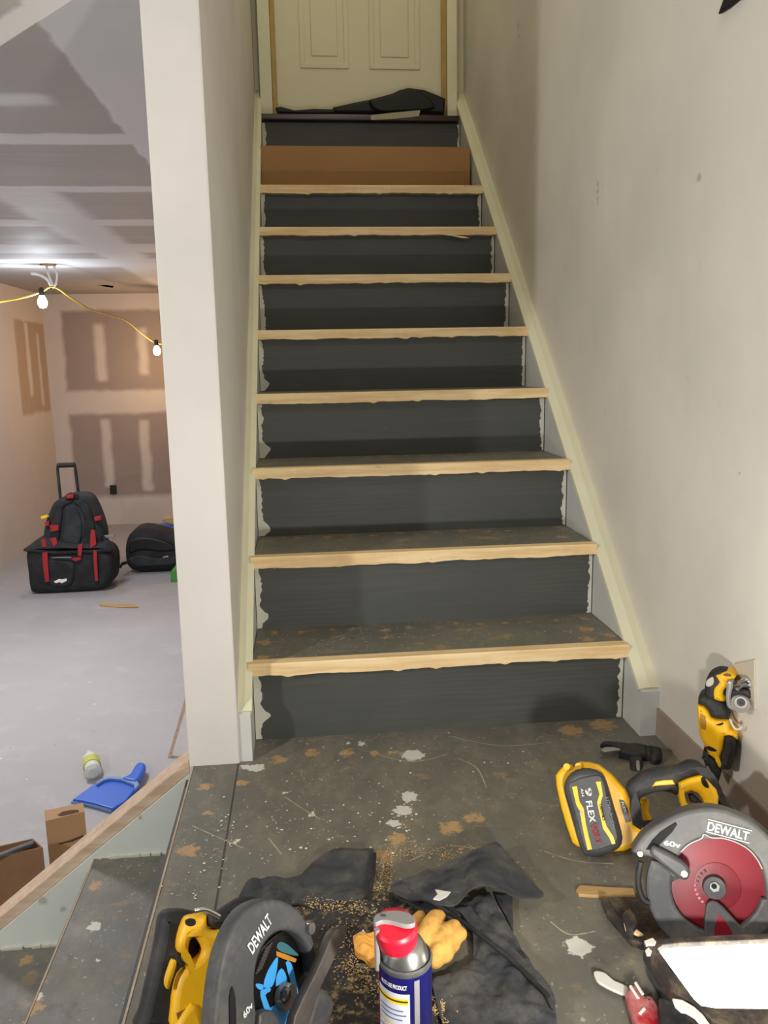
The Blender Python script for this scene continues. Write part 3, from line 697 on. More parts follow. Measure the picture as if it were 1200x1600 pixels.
revolve('bottle_body', [(.02, 0), (.034, .012), (.03, .04), (.034, .07), (.029, .1), (.034, .13), (.02, .165), (.012, .18), (.012, .195)], at(2, -.765, 146, 1208), ax, GLASSY, t, 24)
revolve('label_band', [(.0352, .055), (.0352, .105)], at(2, -.765, 146, 1208), ax, simple('lime_label', (190, 198, 90), .5), t, 24)

def carton(name, lab, q, z, zb, mt, mi, open_=False, slots=()):
    """q: four pixels of the top rim (near-left, near-right, far-right, far-left) at height z"""
    T = [at(2, z, *p) for p in q]; t = thing(name, lab, 'box', (sum(p.x for p in T)/4, sum(p.y for p in T)/4, zb))
    bm = bmesh.new()
    top = [bm.verts.new(p) for p in T]; bot = [bm.verts.new((p.x, p.y, zb)) for p in T]
    for i in range(4): j = (i+1) % 4; bm.faces.new((top[i], top[j], bot[j], bot[i]))
    bm.faces.new(bot)
    if not open_: bm.faces.new(top)
    bmesh.ops.recalc_face_normals(bm, faces=bm.faces)
    if open_: bmesh.ops.solidify(bm, geom=list(bm.faces), thickness=.004)
    link('carton_wall', frombm(bm), mt, t); return t, T
t, T = carton('cardboard_box', 'tall narrow cardboard box with hand slots standing beyond the lumber rail', [(71, 1283), (132, 1268), (130, 1254), (69, 1267)], -.5, -.8, CARD, CARD_D)
T2 = Plane((0, 0, -.4985), (0, 0, 1)); slab('slot', CT((415, 568), (450, 545), (520, 532), (565, 532), (570, 545), (500, 562), (440, 575)), T2, simple('slot_brown', (84, 62, 44), .9), t, thick=.002, bev=.0003)
e = (T[1]-T[0]).normalized(); nn = Vector((e.y, -e.x, 0)).normalized()
slab('slot', CT((425, 775), (500, 755), (600, 715), (600, 728), (520, 762), (430, 782)), Plane(T[0]+nn*.002, nn), simple('slot_brown2', (84, 62, 44), .9), t, thick=.002, bev=.0003)
t, T = carton('cardboard_box', 'wide open cardboard box at the left edge of the photo, left of the tall box', [(-60, 1352), (67, 1324), (51, 1310), (-60, 1335)], -.5, -.8, CARD_D, CARD_D, True)
tag(slab('folder', CT((-30, 850), (100, 800), (235, 748), (245, 770), (120, 815), (-30, 870)), Plane((0, 0, -.49), (0, 0, 1)), GRY2, thick=.012, bev=.002), 'dark flat case resting across the wide open cardboard box', 'case')
tag(slab('red_folder', CT((130, 815), (240, 782), (243, 792), (150, 820)), Plane((0, 0, -.503), (0, 0, 1)), simple('red_card', (190, 60, 40), .6), thick=.004, bev=.001), 'red edged card tucked under the dark case in the open box', 'card')

# ================================================================== RIGHT CIRCULAR SAW
C8 = crop(880, 1240, .266667); C7 = crop(850, 1030, .291667)
def nrm(az, el): a, e = math.radians(az), math.radians(el); return (math.sin(a)*math.cos(e), -math.cos(a)*math.cos(e), math.sin(e))
S = Plane(at(2, .092, 1115, 1383), nrm(-20, 20))
t = thing('circular_saw', 'yellow and grey cordless circular saw with a red blade, against the right wall', 'saw', (.69, -.70, 0))
outer = [(405, 345), (430, 300), (465, 252), (510, 210), (590, 160), (680, 115), (780, 90), (880, 85), (980, 105), (1080, 148), (1160, 205), (1235, 285), (1290, 380), (1320, 480), (1330, 590), (1320, 700)]
inner = [(1190, 690), (1198, 600), (1185, 500), (1155, 410), (1100, 345), (1020, 295), (930, 270), (850, 270), (770, 293), (710, 335), (670, 385), (640, 400), (560, 385), (500, 372), (430, 358)]
g = slab('upper_guard', smooth(C8(*outer), 3, False)+smooth(C8(*inner), 3, False), S, GRY, t, depth=-.008, thick=.05, bev=.006)
slab('guard_recess', C8((485, 330), (520, 275), (570, 225), (620, 192), (660, 168), (668, 182), (640, 225), (600, 265), (565, 300), (548, 330)), S, DARKM, g, depth=-.010, thick=.004, bev=.001)
rim = S.hit
tube('trim_line', [S.hit(*q, -.0095) for q in smooth(C8((690, 340), (740, 295), (810, 262), (825, 238), (870, 258), (940, 262), (1020, 288), (1090, 330), (1140, 390), (1165, 440)), 4, False)], .0011, simple('pale_edge', (170, 168, 165), .4, .4), g)
# second edge of guard, towards the motor
slab('inner_guard', smooth(C8(*[(x+14, y-10) for x, y in outer]), 3, False)+smooth(C8(*[(x, y) for x, y in inner]), 3, False), S, GRY2, t, depth=.044, thick=.02, bev=.005)
bl = disc('saw_blade', S, *C8((905, 540))[0], .0805, RED, t, depth=.012, thick=.0025)
disc('blade_hub_print', S, *C8((905, 540))[0], .032, dusty('red_inner', (118, 8, 28), (116, 30, 42), .4, .45), bl, depth=.0105, thick=.0012)
for k in range(9):
    a0 = 118+k*13.5; cx, cy = 890, 545
    pts = arc(cx, cy, 122, 122, a0, a0+8, 3)+arc(cx, cy, 98, 98, a0+8, a0, 3)
    slab('blade_print', C8(*pts), S, simple('pink_print%d' % k, (214, 120, 132)), bl, depth=.0105, thick=.001, bev=.0002)
disc('arbor_washer', S, *C8((880, 540))[0], .0158, GRY2, t, depth=-.002, thick=.013)
disc('arbor_bolt', S, *C8((884, 542))[0], .0075, STEEL, t, depth=-.006, thick=.006, seg=6)
disc('bolt_socket', S, *C8((884, 542))[0], .0042, DARKM, t, depth=-.0065, thick=.001, seg=6)
lg = slab('lower_guard', C8(*(arc(890, 545, 405, 400, 157, 350, 40)+arc(905, 550, 268, 262, 345, 172, 36)+[(640, 520), (690, 498), (560, 400)])), S, GRY2, t, depth=-.004, thick=.014, bev=.004)
tube('guard_rib', [S.hit(*q, -.005) for q in smooth(C8((455, 400), (440, 480), (445, 560), (470, 620), (500, 640)), 5, False)], .0045, BLK, lg)
slab('guard_return_rib', [*C8((838, 655), (852, 636), (875, 628), (905, 636), (940, 665), (1060, 800), (1100, 860), (830, 860), (826, 760)), ], S, GRY2, t, depth=-.006, thick=.008, bev=.003)
slab('rib_window', C8((905, 705), (925, 712), (985, 800), (1000, 850), (890, 850), (885, 790)), S, RED, lg, depth=-.0065, thick=.002, bev=.0004)
lv = slab('guard_lever', C8((512, 330), (530, 308), (560, 320), (700, 395), (740, 440), (744, 480), (725, 508), (690, 505), (640, 470), (540, 385), (512, 355)), S, CHARC, t, depth=-.024, thick=.016, bev=.005, sm=2)
disc('lever_bolt', S, *C8((708, 468))[0], .0052, STEEL, lv, depth=-.025, thick=.003, seg=6)
disc('nose_screw', S, *C8((450, 350))[0], .004, STEEL, g, depth=-.012, thick=.004, seg=12)
text('lettering', 'DEWALT', S, C8((842, 214))[0], C8((1084, 278))[0], 14, WHT, g, -.0085, .02)
for q in (((848, 150), (1105, 218)), ((838, 222), (1090, 290))):
    tube('lettering_line', [S.hit(*C8(p)[0], -.009) for p in q], .0007, WHT, g)
text('lettering', '60v', S, C8((588, 302))[0], C8((688, 320))[0], 8.5, WHT, g, -.0085, .03)
# shoe plate lying on the floor
PS = Plane((0, 0, .012), (0, 0, 1))
sh = slab('shoe_plate', C8((222, 615), (300, 600), (440, 605), (620, 700), (1250, 640), (1300, 960), (560, 900), (480, 872), (400, 850), (330, 770), (262, 690)), PS, SHOE, t, thick=.006, bev=.0015)
slab('shoe_ridge', C8((222, 612), (262, 612), (330, 720), (420, 820), (480, 860), (470, 880), (400, 856), (322, 770), (258, 695)), PS, SHOE, sh, depth=-.012, thick=.012, bev=.002)
slab('bevel_knob', C8((345, 690), (390, 660), (425, 700), (440, 760), (410, 800), (370, 780)), PS, SHOE, sh, depth=-.028, thick=.02, bev=.005)
slab('gauge', C8((355, 755), (385, 755), (440, 800), (470, 822), (440, 825), (365, 795)), PS, NOSE, sh, depth=-.022, thick=.004, bev=.001)
# motor housing behind the guard
c0 = S.hit(*C8((905, 430))[0], .06)
revolve('motor_housing', [(.06, 0), (.062, -.02), (.055, -.07), (.045, -.10), (.02, -.105)], c0, S.n, YEL, t)
# handle
HN = Plane(S.o - S.n*.105, S.n)
ha = slab('rear_handle', smooth(C7((440, 690), (470, 648), (520, 612), (580, 590), (650, 580), (715, 573), (760, 550), (800, 544), (845, 560), (885, 610), (925, 680), (985, 740), (1030, 800), (1030, 830), (960, 830), (930, 760), (905, 700), (872, 640), (835, 622), (780, 640), (730, 660), (716, 735), (690, 722), (620, 715), (560, 733), (520, 752), (510, 800), (515, 860), (560, 885), (545, 905), (500, 905), (485, 870), (470, 780)), 2), HN, BLK, t, thick=.036, bev=.013)
slab('grip_accent', C7((576, 688), (598, 656), (640, 648), (690, 646), (703, 672), (640, 676), (592, 680)), HN, YEL, ha, depth=-.003, thick=.006, bev=.0015)
hy = slab('handle_housing', [C7((722, 665), (780, 640), (848, 622), (880, 645), (930, 700), (942, 740), (935, 800), (935, 860), (760, 860), (740, 790), (724, 735)), C7((755, 722), (790, 708), (830, 720), (858, 760), (868, 798), (800, 800), (765, 775))], HN, YEL, t, depth=-.004, thick=.04, bev=.008)
slab('vent_slot', smooth(C7((842, 640), (858, 632), (870, 650), (885, 685), (872, 690), (850, 672)), 3), HN, DARKM, hy, depth=-.0055, thick=.004, bev=.001)
slab('trigger', C7((772, 725), (800, 722), (850, 770), (866, 798), (845, 800), (810, 772), (785, 765)), HN, BLK, ha, depth=.01, thick=.016, bev=.004)
slab('handle_strut', C7((512, 758), (556, 752), (566, 770), (560, 820), (585, 866), (590, 900), (515, 905), (508, 860)), HN, YEL, t, depth=.02, thick=.03, bev=.006)
slab('strut_foot', C7((530, 870), (588, 865), (600, 900), (530, 910)), HN, BLK, t, depth=.012, thick=.03, bev=.004)
slab('front_knob', C7((925, 690), (950, 690), (985, 740), (1035, 810), (990, 830), (940, 790)), HN, STEEL, t, depth=.01, thick=.03, bev=.008)
# battery
BP = Plane(at(2, .004, 925, 1338)+Vector((0, 0, 0)), nrm(-24, 24))
mo = slab('battery_mount', C7((60, 622), (85, 590), (110, 568), (138, 568), (152, 585), (185, 552), (240, 555), (290, 568), (360, 620), (435, 705), (470, 780), (500, 900), (540, 905), (520, 960), (480, 1010), (430, 1030), (300, 1040), (175, 1005), (150, 985), (120, 900), (90, 800), (64, 680)), BP, YEL, t, depth=.012, thick=.045, bev=.008)
bt = slab('battery', smooth(C7((104, 690), (125, 630), (170, 595), (240, 588), (305, 615), (335, 670), (370, 790), (412, 930), (415, 995), (375, 1032), (300, 1058), (230, 1060), (195, 1020), (160, 900), (125, 780)), 2), BP, CHARC, t, depth=-.022, thick=.055, bev=.010)
fc = slab('face_panel', smooth(C7((128, 690), (155, 655), (210, 632), (285, 622), (318, 650), (345, 760), (390, 920), (392, 975), (340, 1008), (250, 1030), (215, 1010), (180, 880)), 2), BP, CHARC, bt, depth=-.0245, thick=.005, bev=.002)
slab('stripe', C7((150, 684), (177, 679), (186, 740), (192, 765), (213, 800), (225, 880), (240, 950), (258, 1018), (233, 1023), (214, 940), (200, 870), (194, 820), (172, 780)), BP, YPR, fc, depth=-.0258, thick=.002, bev=.0004)
slab('stripe', C7((277, 656), (304, 654), (312, 700), (316, 730), (304, 770), (318, 840), (336, 895), (372, 950), (384, 988), (364, 993), (350, 958), (316, 908), (298, 830), (284, 768), (297, 722)), BP, YPR, fc, depth=-.0258, thick=.002, bev=.0004)
ring = arc(236, 715, 22, 27, 0, 360, 20)[:-1]
text('lettering', '9', BP, C7((217, 690))[0], C7((222, 735))[0], 11, WHT, fc, -.026, .04)
text('lettering', 'AH', BP, C7((195, 692))[0], C7((202, 735))[0], 4.2, WHT, fc, -.026, .02)
text('lettering', 'FLEX', BP, C7((222, 760))[0], C7((245, 878))[0], 10, WHT, fc, -.026, .03)
text('lettering', 'VOLT', BP, C7((248, 882))[0], C7((280, 990))[0], 9, REDT, fc, -.026, .02)
text('lettering', 'DEWALT', BP, C7((296, 780))[0], C7((316, 868))[0], 4.2, DKT, fc, -.0274, .02)
text('lettering', 'LITHIUM ION', BP, C7((330, 740))[0], C7((366, 912))[0], 5, simple('grey_letter', (150, 150, 150)), fc, -.026, .02)
text('lettering', 'MAX', BP, C7((188, 812))[0], C7((196, 850))[0], 4, WHT, fc, -.0274, .02)
pk = slab('side_label', C7((402, 752), (428, 758), (448, 800), (466, 868), (438, 875), (420, 820)), BP, PURP, mo, depth=.0105, thick=.003, bev=.0005)
text('lettering', 'FLEX', BP, C7((414, 766))[0], C7((432, 822))[0], 3.5, WHT, pk, .0098, .02)
for q in ((124, 575), (186, 572)): disc('clip', BP, *C7(q)[0], .006, YEL, mo, depth=.006, thick=.01)

# ================================================================== DRILL AGAINST THE WALL
C9 = crop(1040, 1020, .137457)
DP = Plane(at(2, 0, 1121, 1282), nrm(-34, 3))
t = thing('angle_drill', 'yellow and black right-angle drill standing upright against the right wall', 'drill', (.86, -.43, 0))
slab('rear_cap', smooth(C9((430, 480), (440, 390), (455, 320), (500, 250), (580, 210), (650, 212), (705, 228), (740, 300), (700, 420), (640, 560), (500, 575), (420, 560)), 2), DP, BLK, t, depth=.004, thick=.045, bev=.012)
slab('head_housing', smooth(C9((560, 270), (620, 245), (700, 228), (765, 252), (795, 290), (762, 325), (700, 340), (722, 380), (672, 420), (652, 480), (668, 565), (600, 560), (540, 530), (535, 440), (555, 390), (600, 340)), 2), DP, YEL, t, thick=.05, bev=.009)
slab('head_vent', smooth(C9((655, 250), (700, 240), (745, 255), (735, 270), (680, 268)), 2), DP, simple('brown_vent', (110, 80, 30)), t, depth=-.001, thick=.004, bev=.001)
slab('badge', smooth(C9((460, 330), (500, 290), (540, 280), (548, 340), (520, 380), (465, 385)), 2), DP, simple('badge_grey', (190, 186, 170)), t, depth=.002, thick=.004, bev=.001)
slab('collar', C9((365, 520), (395, 498), (430, 482), (540, 535), (640, 578), (700, 660), (712, 772), (570, 768), (510, 744), (478, 668), (430, 620), (362, 592)), DP, BLK, t, depth=-.002, thick=.056, bev=.01)
bd = slab('body_housing', C9((352, 598), (430, 622), (478, 670), (512, 746), (565, 772), (715, 776), (728, 880), (812, 905), (812, 1005), (780, 985), (740, 952), (668, 962), (655, 1100), (622, 1180), (640, 1345), (590, 1310), (560, 1225), (480, 1165), (430, 1055), (382, 960), (362, 800)), DP, YEL, t, thick=.052, bev=.009)
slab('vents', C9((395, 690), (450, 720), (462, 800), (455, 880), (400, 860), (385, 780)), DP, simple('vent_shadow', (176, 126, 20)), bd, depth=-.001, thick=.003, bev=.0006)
slab('grip', C9((668, 965), (740, 952), (782, 988), (788, 1100), (768, 1200), (742, 1342), (700, 1357), (612, 1342), (622, 1180), (655, 1090)), DP, BLK, t, depth=-.006, thick=.05, bev=.012)
slab('battery', C9((440, 1050), (425, 1120), (400, 1220), (440, 1245), (510, 1370), (590, 1510), (640, 1350), (600, 1300), (560, 1230), (480, 1170)), DP, BLK, t, depth=.004, thick=.05, bev=.01)
slab('switch', smooth(C9((455, 1078), (500, 1065), (578, 1108), (560, 1126), (490, 1112)), 2), DP, DARKM, bd, depth=-.0015, thick=.004, bev=.001)
slab('body_logo', C9((565, 822), (600, 812), (650, 795), (655, 815), (620, 830)), DP, DARKM, bd, depth=-.0012, thick=.002, bev=.0003)
ck = slab('chuck_guard', [smooth(C9((700, 330), (770, 330), (760, 430), (745, 520), (760, 590), (800, 630), (860, 640), (930, 620), (965, 560), (990, 480), (985, 560), (960, 610), (900, 655), (800, 668), (730, 650), (690, 600), (680, 500), (690, 400)), 2)], DP, simple('guard_pale', (160, 160, 160), .3, .3), t, depth=-.012, thick=.03, bev=.004)
slab('chuck_top', smooth(C9((755, 430), (790, 370), (850, 325), (920, 305), (975, 322), (1002, 370), (985, 420), (900, 415), (820, 425)), 2), DP, CHROME, t, depth=-.016, thick=.03, bev=.010)
slab('chuck_gap', smooth(C9((750, 440), (820, 425), (950, 430), (965, 500), (940, 540), (760, 550)), 2), DP, BLK, t, depth=-.012, thick=.03, bev=.006)
cc = C9((858, 560))[0]
disc('chuck', DP, *cc, .0165, simple('chuck_brown', (150, 138, 128), .3, .7), t, depth=-.024, thick=.012)
disc('chuck_ring', DP, *cc, .0115, STEEL, t, depth=-.027, thick=.004); disc('chuck_core', DP, *cc, .007, GRY2, t, depth=-.029, thick=.003); disc('chuck_tip', DP, *cc, .0035, CHROME, t, depth=-.031, thick=.003)
tube('belt_hook', [DP.hit(*q, -.004) for q in smooth(C9((735, 750), (750, 800), (790, 862), (840, 865), (872, 835)), 4, False)], .0022, GLASSY, t)

# ================================================================== HAMMER
CH = crop(920, 1140, .116667)
HP = Plane(at(2, 0, 985, 1185)+Vector((0, 0, 0)), (0, -.35, .94)); HP = Plane(HP.o+HP.n*.022, HP.n)
t = thing('claw_hammer', 'black claw hammer lying on the landing below the skirt board foot', 'hammer', (.82, -.19, 0))
slab('claw', smooth(C_ := CH((160, 180), (215, 145), (330, 150), (500, 165), (560, 240), (420, 245), (300, 200), (200, 190)), 2), HP, BLK, t, thick=.016, bev=.004)
slab('claw', CH((165, 255), (215, 222), (330, 222), (430, 250), (430, 275), (350, 278), (220, 298), (175, 285)), HP, STEEL, t, thick=.012, bev=.003)
slab('hammer_cheek', CH((420, 235), (500, 165), (640, 162), (770, 190), (790, 330), (700, 335), (640, 345), (540, 320), (420, 292)), HP, BLK, t, depth=-.002, thick=.024, bev=.006)
slab('neck', CH((740, 190), (860, 190), (880, 370), (760, 335)), HP, BLK, t, thick=.022, bev=.008)
slab('striking_face', CH((840, 190), (930, 200), (985, 235), (1000, 320), (970, 392), (900, 402), (850, 372), (830, 280)), HP, BLK, t, depth=-.006, thick=.034, bev=.010)
slab('handle', CH((555, 320), (725, 325), (735, 420), (725, 560), (690, 602), (590, 592), (552, 540), (560, 420)), HP, BLK, t, depth=.002, thick=.02, bev=.008)
slab('bolt', CH((628, 410), (680, 405), (692, 500), (690, 545), (645, 550), (632, 490)), HP, STEEL, t, depth=-.001, thick=.008, bev=.002)

# ================================================================== WORKLIGHT
WP = Plane((0, 0, .075), (0, 0, 1))
Wc = WP.hit(1190, 1520)
t = thing('work_light', 'rectangular black-framed LED work light glowing on the floor at the right corner', 'work light', (Wc.x, Wc.y, 0))
fr_o = [(1006, 1470), (1060, 1463), (1330, 1452), (1460, 1580), (1440, 1640), (1190, 1640), (1112, 1592), (1060, 1545), (1024, 1500)]
fr_i = [(1028, 1482), (1036, 1476), (1060, 1473), (1318, 1462), (1420, 1560), (1410, 1576), (1120, 1574), (1096, 1570), (1085, 1560)]
slab('frame', [fr_o, fr_i], WP, SHOE, t, depth=-.004, thick=.03, bev=.002)
LE = NT('work_light_lens', .3); LE.color((.9, .9, .86, 1)); LE.b.inputs['Emission Color'].default_value = (1, .965, .86, 1); LE.b.inputs['Emission Strength'].default_value = 11
slab('lens', fr_i, WP, LE.m, t, depth=.003, thick=.006, bev=.0005)
slab('back_shell', [(1012, 1472), (1330, 1456), (1450, 1580), (1120, 1590), (1060, 1545)], WP, CHARC, t, depth=.012, thick=.058, bev=.01)
slab('stand_foot', C8((560, 1180), (640, 1190), (720, 1260), (800, 1350), (700, 1450), (560, 1450), (575, 1300)), Plane((0, 0, .05), (0, 0, 1)), BLK, t, thick=.03, bev=.008)
slab('white_strap', C8((640, 1195), (700, 1205), (770, 1245), (820, 1290), (870, 1360), (830, 1370), (770, 1300), (720, 1270), (690, 1265), (655, 1235)), Plane((0, 0, .08), (0, 0, 1)), PAPER, t, thick=.006, bev=.002)
for q in ((475, 860, 545, 885), (480, 915, 520, 940)):
    slab('paint_dab', C8((q[0], q[1]), (q[2]-20, q[1]-18), (q[2], q[1]+5), (q[2]-8, q[3]), (q[0]+10, q[3])), WP, PAPER, t, depth=-.006, thick=.004, bev=.001)

# ================================================================== WOOD SHIM, PUTTY KNIFE
PF = Plane((0, 0, .006), (0, 0, 1))
tag(slab('wood_shim', C8((75, 562), (98, 535), (250, 545), (412, 553), (425, 602), (250, 598), (92, 588)), PF, SHIM, thick=.006, bev=.001), 'thin tan wood shim with a pointed end left of the red saw', 'shim')
t = thing('putty_knife', 'red-handled putty knife with a white caked blade on the landing', 'putty knife', (.54, -.85, 0))
slab('blade', smooth(C8((178, 1045), (205, 1038), (250, 1052), (300, 1095), (375, 1128), (372, 1175), (300, 1152), (215, 1108), (190, 1080)), 2), Plane((0, 0, .012), (0, 0, 1)), PAPER, t, thick=.004, bev=.001)
slab('handle', smooth(C8((365, 1150), (375, 1112), (410, 1095), (450, 1105), (480, 1160), (515, 1158), (550, 1195), (562, 1260), (540, 1400), (440, 1400), (400, 1250)), 2), Plane((0, 0, .034), (0, 0, 1)), REDP, t, thick=.03, bev=.012)
for q in (((395, 1130), (440, 1200)), ((425, 1110), (465, 1175)), ((450, 1290), (475, 1262))):
    tube('paint_streak', [Plane((0, 0, .0345), (0, 0, 1)).hit(*C8(p)[0]) for p in q], .0022, PAPER, t)

# ================================================================== LEFT CIRCULAR SAW
C5 = crop(200, 1360, .3)
L = Plane(at(2, .10, 441, 1555), nrm(54, 14))
t = thing('circular_saw', 'yellow and black circular saw with a blue printed blade, lying beside the black cloth', 'saw', (.06, -.9, 0))
go = [(440, 860), (452, 720), (470, 560), (500, 420), (545, 305), (605, 215), (680, 165), (755, 150), (830, 165), (890, 205), (930, 260), (960, 330), (985, 420), (990, 500), (975, 560)]
gi = [(962, 470), (935, 395), (890, 335), (835, 314), (775, 325), (725, 370), (688, 440), (668, 530), (665, 640), (675, 740), (700, 860)]
ug = slab('upper_guard', smooth(C5(*go), 3, False)+smooth(C5(*gi), 3, False), L, GRY2, t, depth=-.006, thick=.022, bev=.005)
slab('guard_slot', smooth(C5((530, 660), (545, 605), (560, 660), (566, 790), (560, 860), (535, 860), (530, 760)), 2), L, DARKM, ug, depth=-.0075, thick=.003, bev=.0005)
text('lettering', 'DEWALT', L, C5((648, 440))[0], C5((752, 268))[0], 15, WHT, ug, -.0068, .02)
text('lettering', '60v', L, C5((606, 775))[0], C5((652, 708))[0], 8, WHT, ug, -.0068, .03)
disc('guard_screw', L, *C5((940, 300))[0], .007, STEEL, ug, depth=-.012, thick=.006)
blc = C5((825, 640))[0]
slab('blade_well', C5(*(arc(820, 600, 160, 290, 0, 360, 36)[:-1])), L, DARKM, t, depth=.030, thick=.004, bev=.0005)
bl = disc('saw_blade', L, *C5((808, 655))[0], .072, simple('dark_blade', (38, 36, 36), .35, .7, var=.2), t, depth=.012, thick=.0025)
for pts in (((775, 452), (782, 470), (768, 560), (748, 608), (712, 612), (708, 590), (722, 540), (742, 500)), ((800, 510), (822, 540), (832, 600), (800, 592), (772, 604), (776, 545)),
            ((822, 480), (850, 482), (872, 560), (890, 660), (862, 672), (850, 590)), ((690, 628), (742, 612), (740, 632), (716, 650), (742, 722), (716, 728), (700, 690)),
            ((722, 740), (770, 700), (858, 690), (868, 740), (850, 805), (805, 830), (770, 770)), ((868, 672), (905, 650), (905, 670), (880, 705), (862, 760), (850, 720)), ((668, 590), (705, 596), (700, 625), (672, 612))):
    slab('blade_print', smooth(C5(*pts), 2), L, BLUEB, bl, depth=.0108, thick=.001, bev=.0002)
slab('blade_print', smooth(C5((775, 400), (790, 372), (830, 385), (875, 425), (890, 445), (850, 440), (800, 425)), 2), L, TEAL, bl, depth=.0108, thick=.001, bev=.0002)
slab('blade_print', C5((772, 420), (830, 440), (880, 462), (872, 480), (820, 465), (775, 446)), L, ORNG, bl, depth=.0106, thick=.001, bev=.0002)
for k in range(9):
    y = 395+k*16; x = 720-k*6.5
    tube('blade_tooth', [L.hit(*C5(p)[0], .0105) for p in ((x+30, y-16), (x-6, y+16))], .0012, simple('tooth%d' % k, (90, 86, 82), .4, .6), bl, res=1)
disc('arbor_washer', L, *C5((803, 652))[0], .0150, dusty('washer_grey', (158, 152, 142), (90, 86, 80), .5, .4, .3), t, depth=-.0, thick=.012)
disc('arbor_bolt', L, *C5((812, 645))[0], .009, GRY2, t, depth=-.004, thick=.005, seg=6)
disc('bolt_socket', L, *C5((814, 645))[0], .005, DARKM, t, depth=-.0046, thick=.001, seg=6)
slab('guard_lever', smooth(C5((690, 745), (740, 728), (775, 745), (795, 790), (790, 860), (680, 860), (682, 790)), 2), L, CHARC, t, depth=-.012, thick=.016, bev=.004)
sh = slab('shoe_plate', C5((1148, 290), (1135, 345), (1105, 400), (1055, 510), (1010, 600), (975, 700), (925, 860), (850, 860), (870, 760), (920, 650), (975, 545), (1030, 420), (1060, 340), (1085, 305)), L, dusty('saw_shoe_grey', (84, 80, 78), (130, 120, 105), .5, .5, .3), t, depth=-.03, thick=.012, bev=.002)
slab('lower_guard', smooth(C5((1000, 615), (1050, 640), (1082, 690), (1060, 780), (1020, 860), (935, 860), (960, 740)), 2), L, GRY2, t, depth=-.012, thick=.02, bev=.006)
# body behind the guard
BD = Plane(L.o - L.n*.07, L.n)
YB = Plane(at(2, .07, 320, 1540), nrm(16, 30))
slab('rubber_grip', smooth(C5((160, 250), (195, 212), (260, 205), (330, 215), (400, 240), (420, 300), (380, 500), (350, 700), (330, 860), (35, 860), (60, 740), (92, 600), (130, 430), (150, 320)), 2), YB, BLK, t, depth=.025, thick=.05, bev=.016)
yb = slab('motor_housing', [smooth(C5((290, 262), (320, 240), (400, 232), (415, 250), (418, 292), (455, 312), (525, 300), (510, 370), (495, 500), (480, 620), (470, 860), (240, 860), (226, 730), (240, 620), (262, 550), (300, 500), (272, 445), (254, 410), (262, 340)), 2), smooth(C5((318, 440), (325, 375), (345, 352), (368, 372), (388, 415), (370, 452), (335, 475)), 2)], YB, YEL, t, thick=.045, bev=.010)
slab('body_slot', smooth(C5((298, 262), (322, 250), (350, 256), (353, 280), (330, 292), (304, 285)), 2), YB, DARKM, yb, depth=-.0012, thick=.003, bev=.0008)
slab('trigger', smooth(C5((218, 440), (258, 430), (285, 470), (305, 488), (275, 512), (240, 470)), 2), YB, BLK, t, depth=-.004, thick=.02, bev=.005)
slab('lock_lever', smooth(C5((228, 462), (256, 468), (252, 510), (225, 590), (213, 622), (194, 610), (190, 572), (210, 505)), 2), YB, YEL, t, depth=-.004, thick=.014, bev=.004)
slab('warning_sticker', C5((252, 745), (300, 720), (360, 710), (355, 740), (330, 785), (280, 800), (262, 790)), YB, simple('brown_sticker', (140, 96, 40), .5), yb, depth=-.001, thick=.002, bev=.0003)
slab('boss', smooth(C5((250, 800), (330, 690), (390, 740), (400, 860), (250, 860)), 2), YB, YEL, t, depth=-.006, thick=.02, bev=.008)
tube('silver_clip', [YB.hit(*q, -.004) for q in smooth(C5((348, 214), (400, 205), (440, 220), (478, 242)), 4, False)], .0032, CHROME, t)
slab('boot', smooth(C5((415, 245), (440, 222), (480, 215), (530, 225), (546, 258), (538, 292), (480, 310), (425, 296)), 2), YB, BLK, t, depth=-.002, thick=.035, bev=.012)
tube('dust_nozzle', [YB.hit(*q, .03) for q in smooth(C5((490, 250), (540, 215), (590, 190), (660, 190)), 4, False)], .013, BLK, t)

# ================================================================== BLACK CLOTHS
C6 = crop(480, 1300, 1/3); CA = crop(260, 1100, .366667)
t = thing('canvas_cloth', 'flat black canvas cloth dusted with sawdust under the can and left saw', 'cloth', (.17, -.7, 0))
loft('cloth_panel', CA((300, 850), (335, 780), (370, 752), (480, 762), (560, 742), (640, 672), (705, 630), (800, 628), (885, 634)), CA((320, 905), (400, 880), (500, 870), (620, 862), (760, 850), (868, 832)), CLOTH, t, z=.006, amp=.006, seed=2)
loft('cloth_panel', C6((-160, 330), (-60, 320), (60, 320), (280, 318), (430, 300), (520, 350)), C6((-200, 930), (0, 930), (200, 930), (400, 930), (500, 930), (620, 930)), CLOTHD, t, z=.003, amp=.005, seed=5, m_=40)
tube('hem', [Plane((0, 0, .017), (0, 0, 1)).hit(*q) for q in smooth(CA((886, 640), (884, 700), (874, 770), (864, 832)), 3, False)], .0035, BLK, t)
t = thing('canvas_apron', 'folded black canvas apron with a triangular flap and long strap, right of the can', 'apron', (.38, -.65, 0))
loft('flap', C6((393, 262), (420, 242), (520, 215), (620, 180), (700, 150), (800, 105), (885, 72), (960, 160), (1040, 232), (1108, 300)), C6((400, 292), (470, 330), (560, 345), (640, 362), (705, 370), (760, 328), (850, 286), (930, 306), (1030, 326), (1108, 310)), CLOTH, t, z=.022, amp=.005, seed=9, m_=30,
     hf=lambda u, v: .010*math.exp(-((u-.55)/.12)**2)*(v) + .008*(1-abs(2*u-1)))
loft('flap_underside', C6((392, 268), (430, 255), (520, 300), (640, 350), (705, 372)), C6((400, 292), (450, 330), (540, 372), (640, 400), (720, 410)), CLOTH, t, z=.010, amp=.003, seed=4, m_=10)
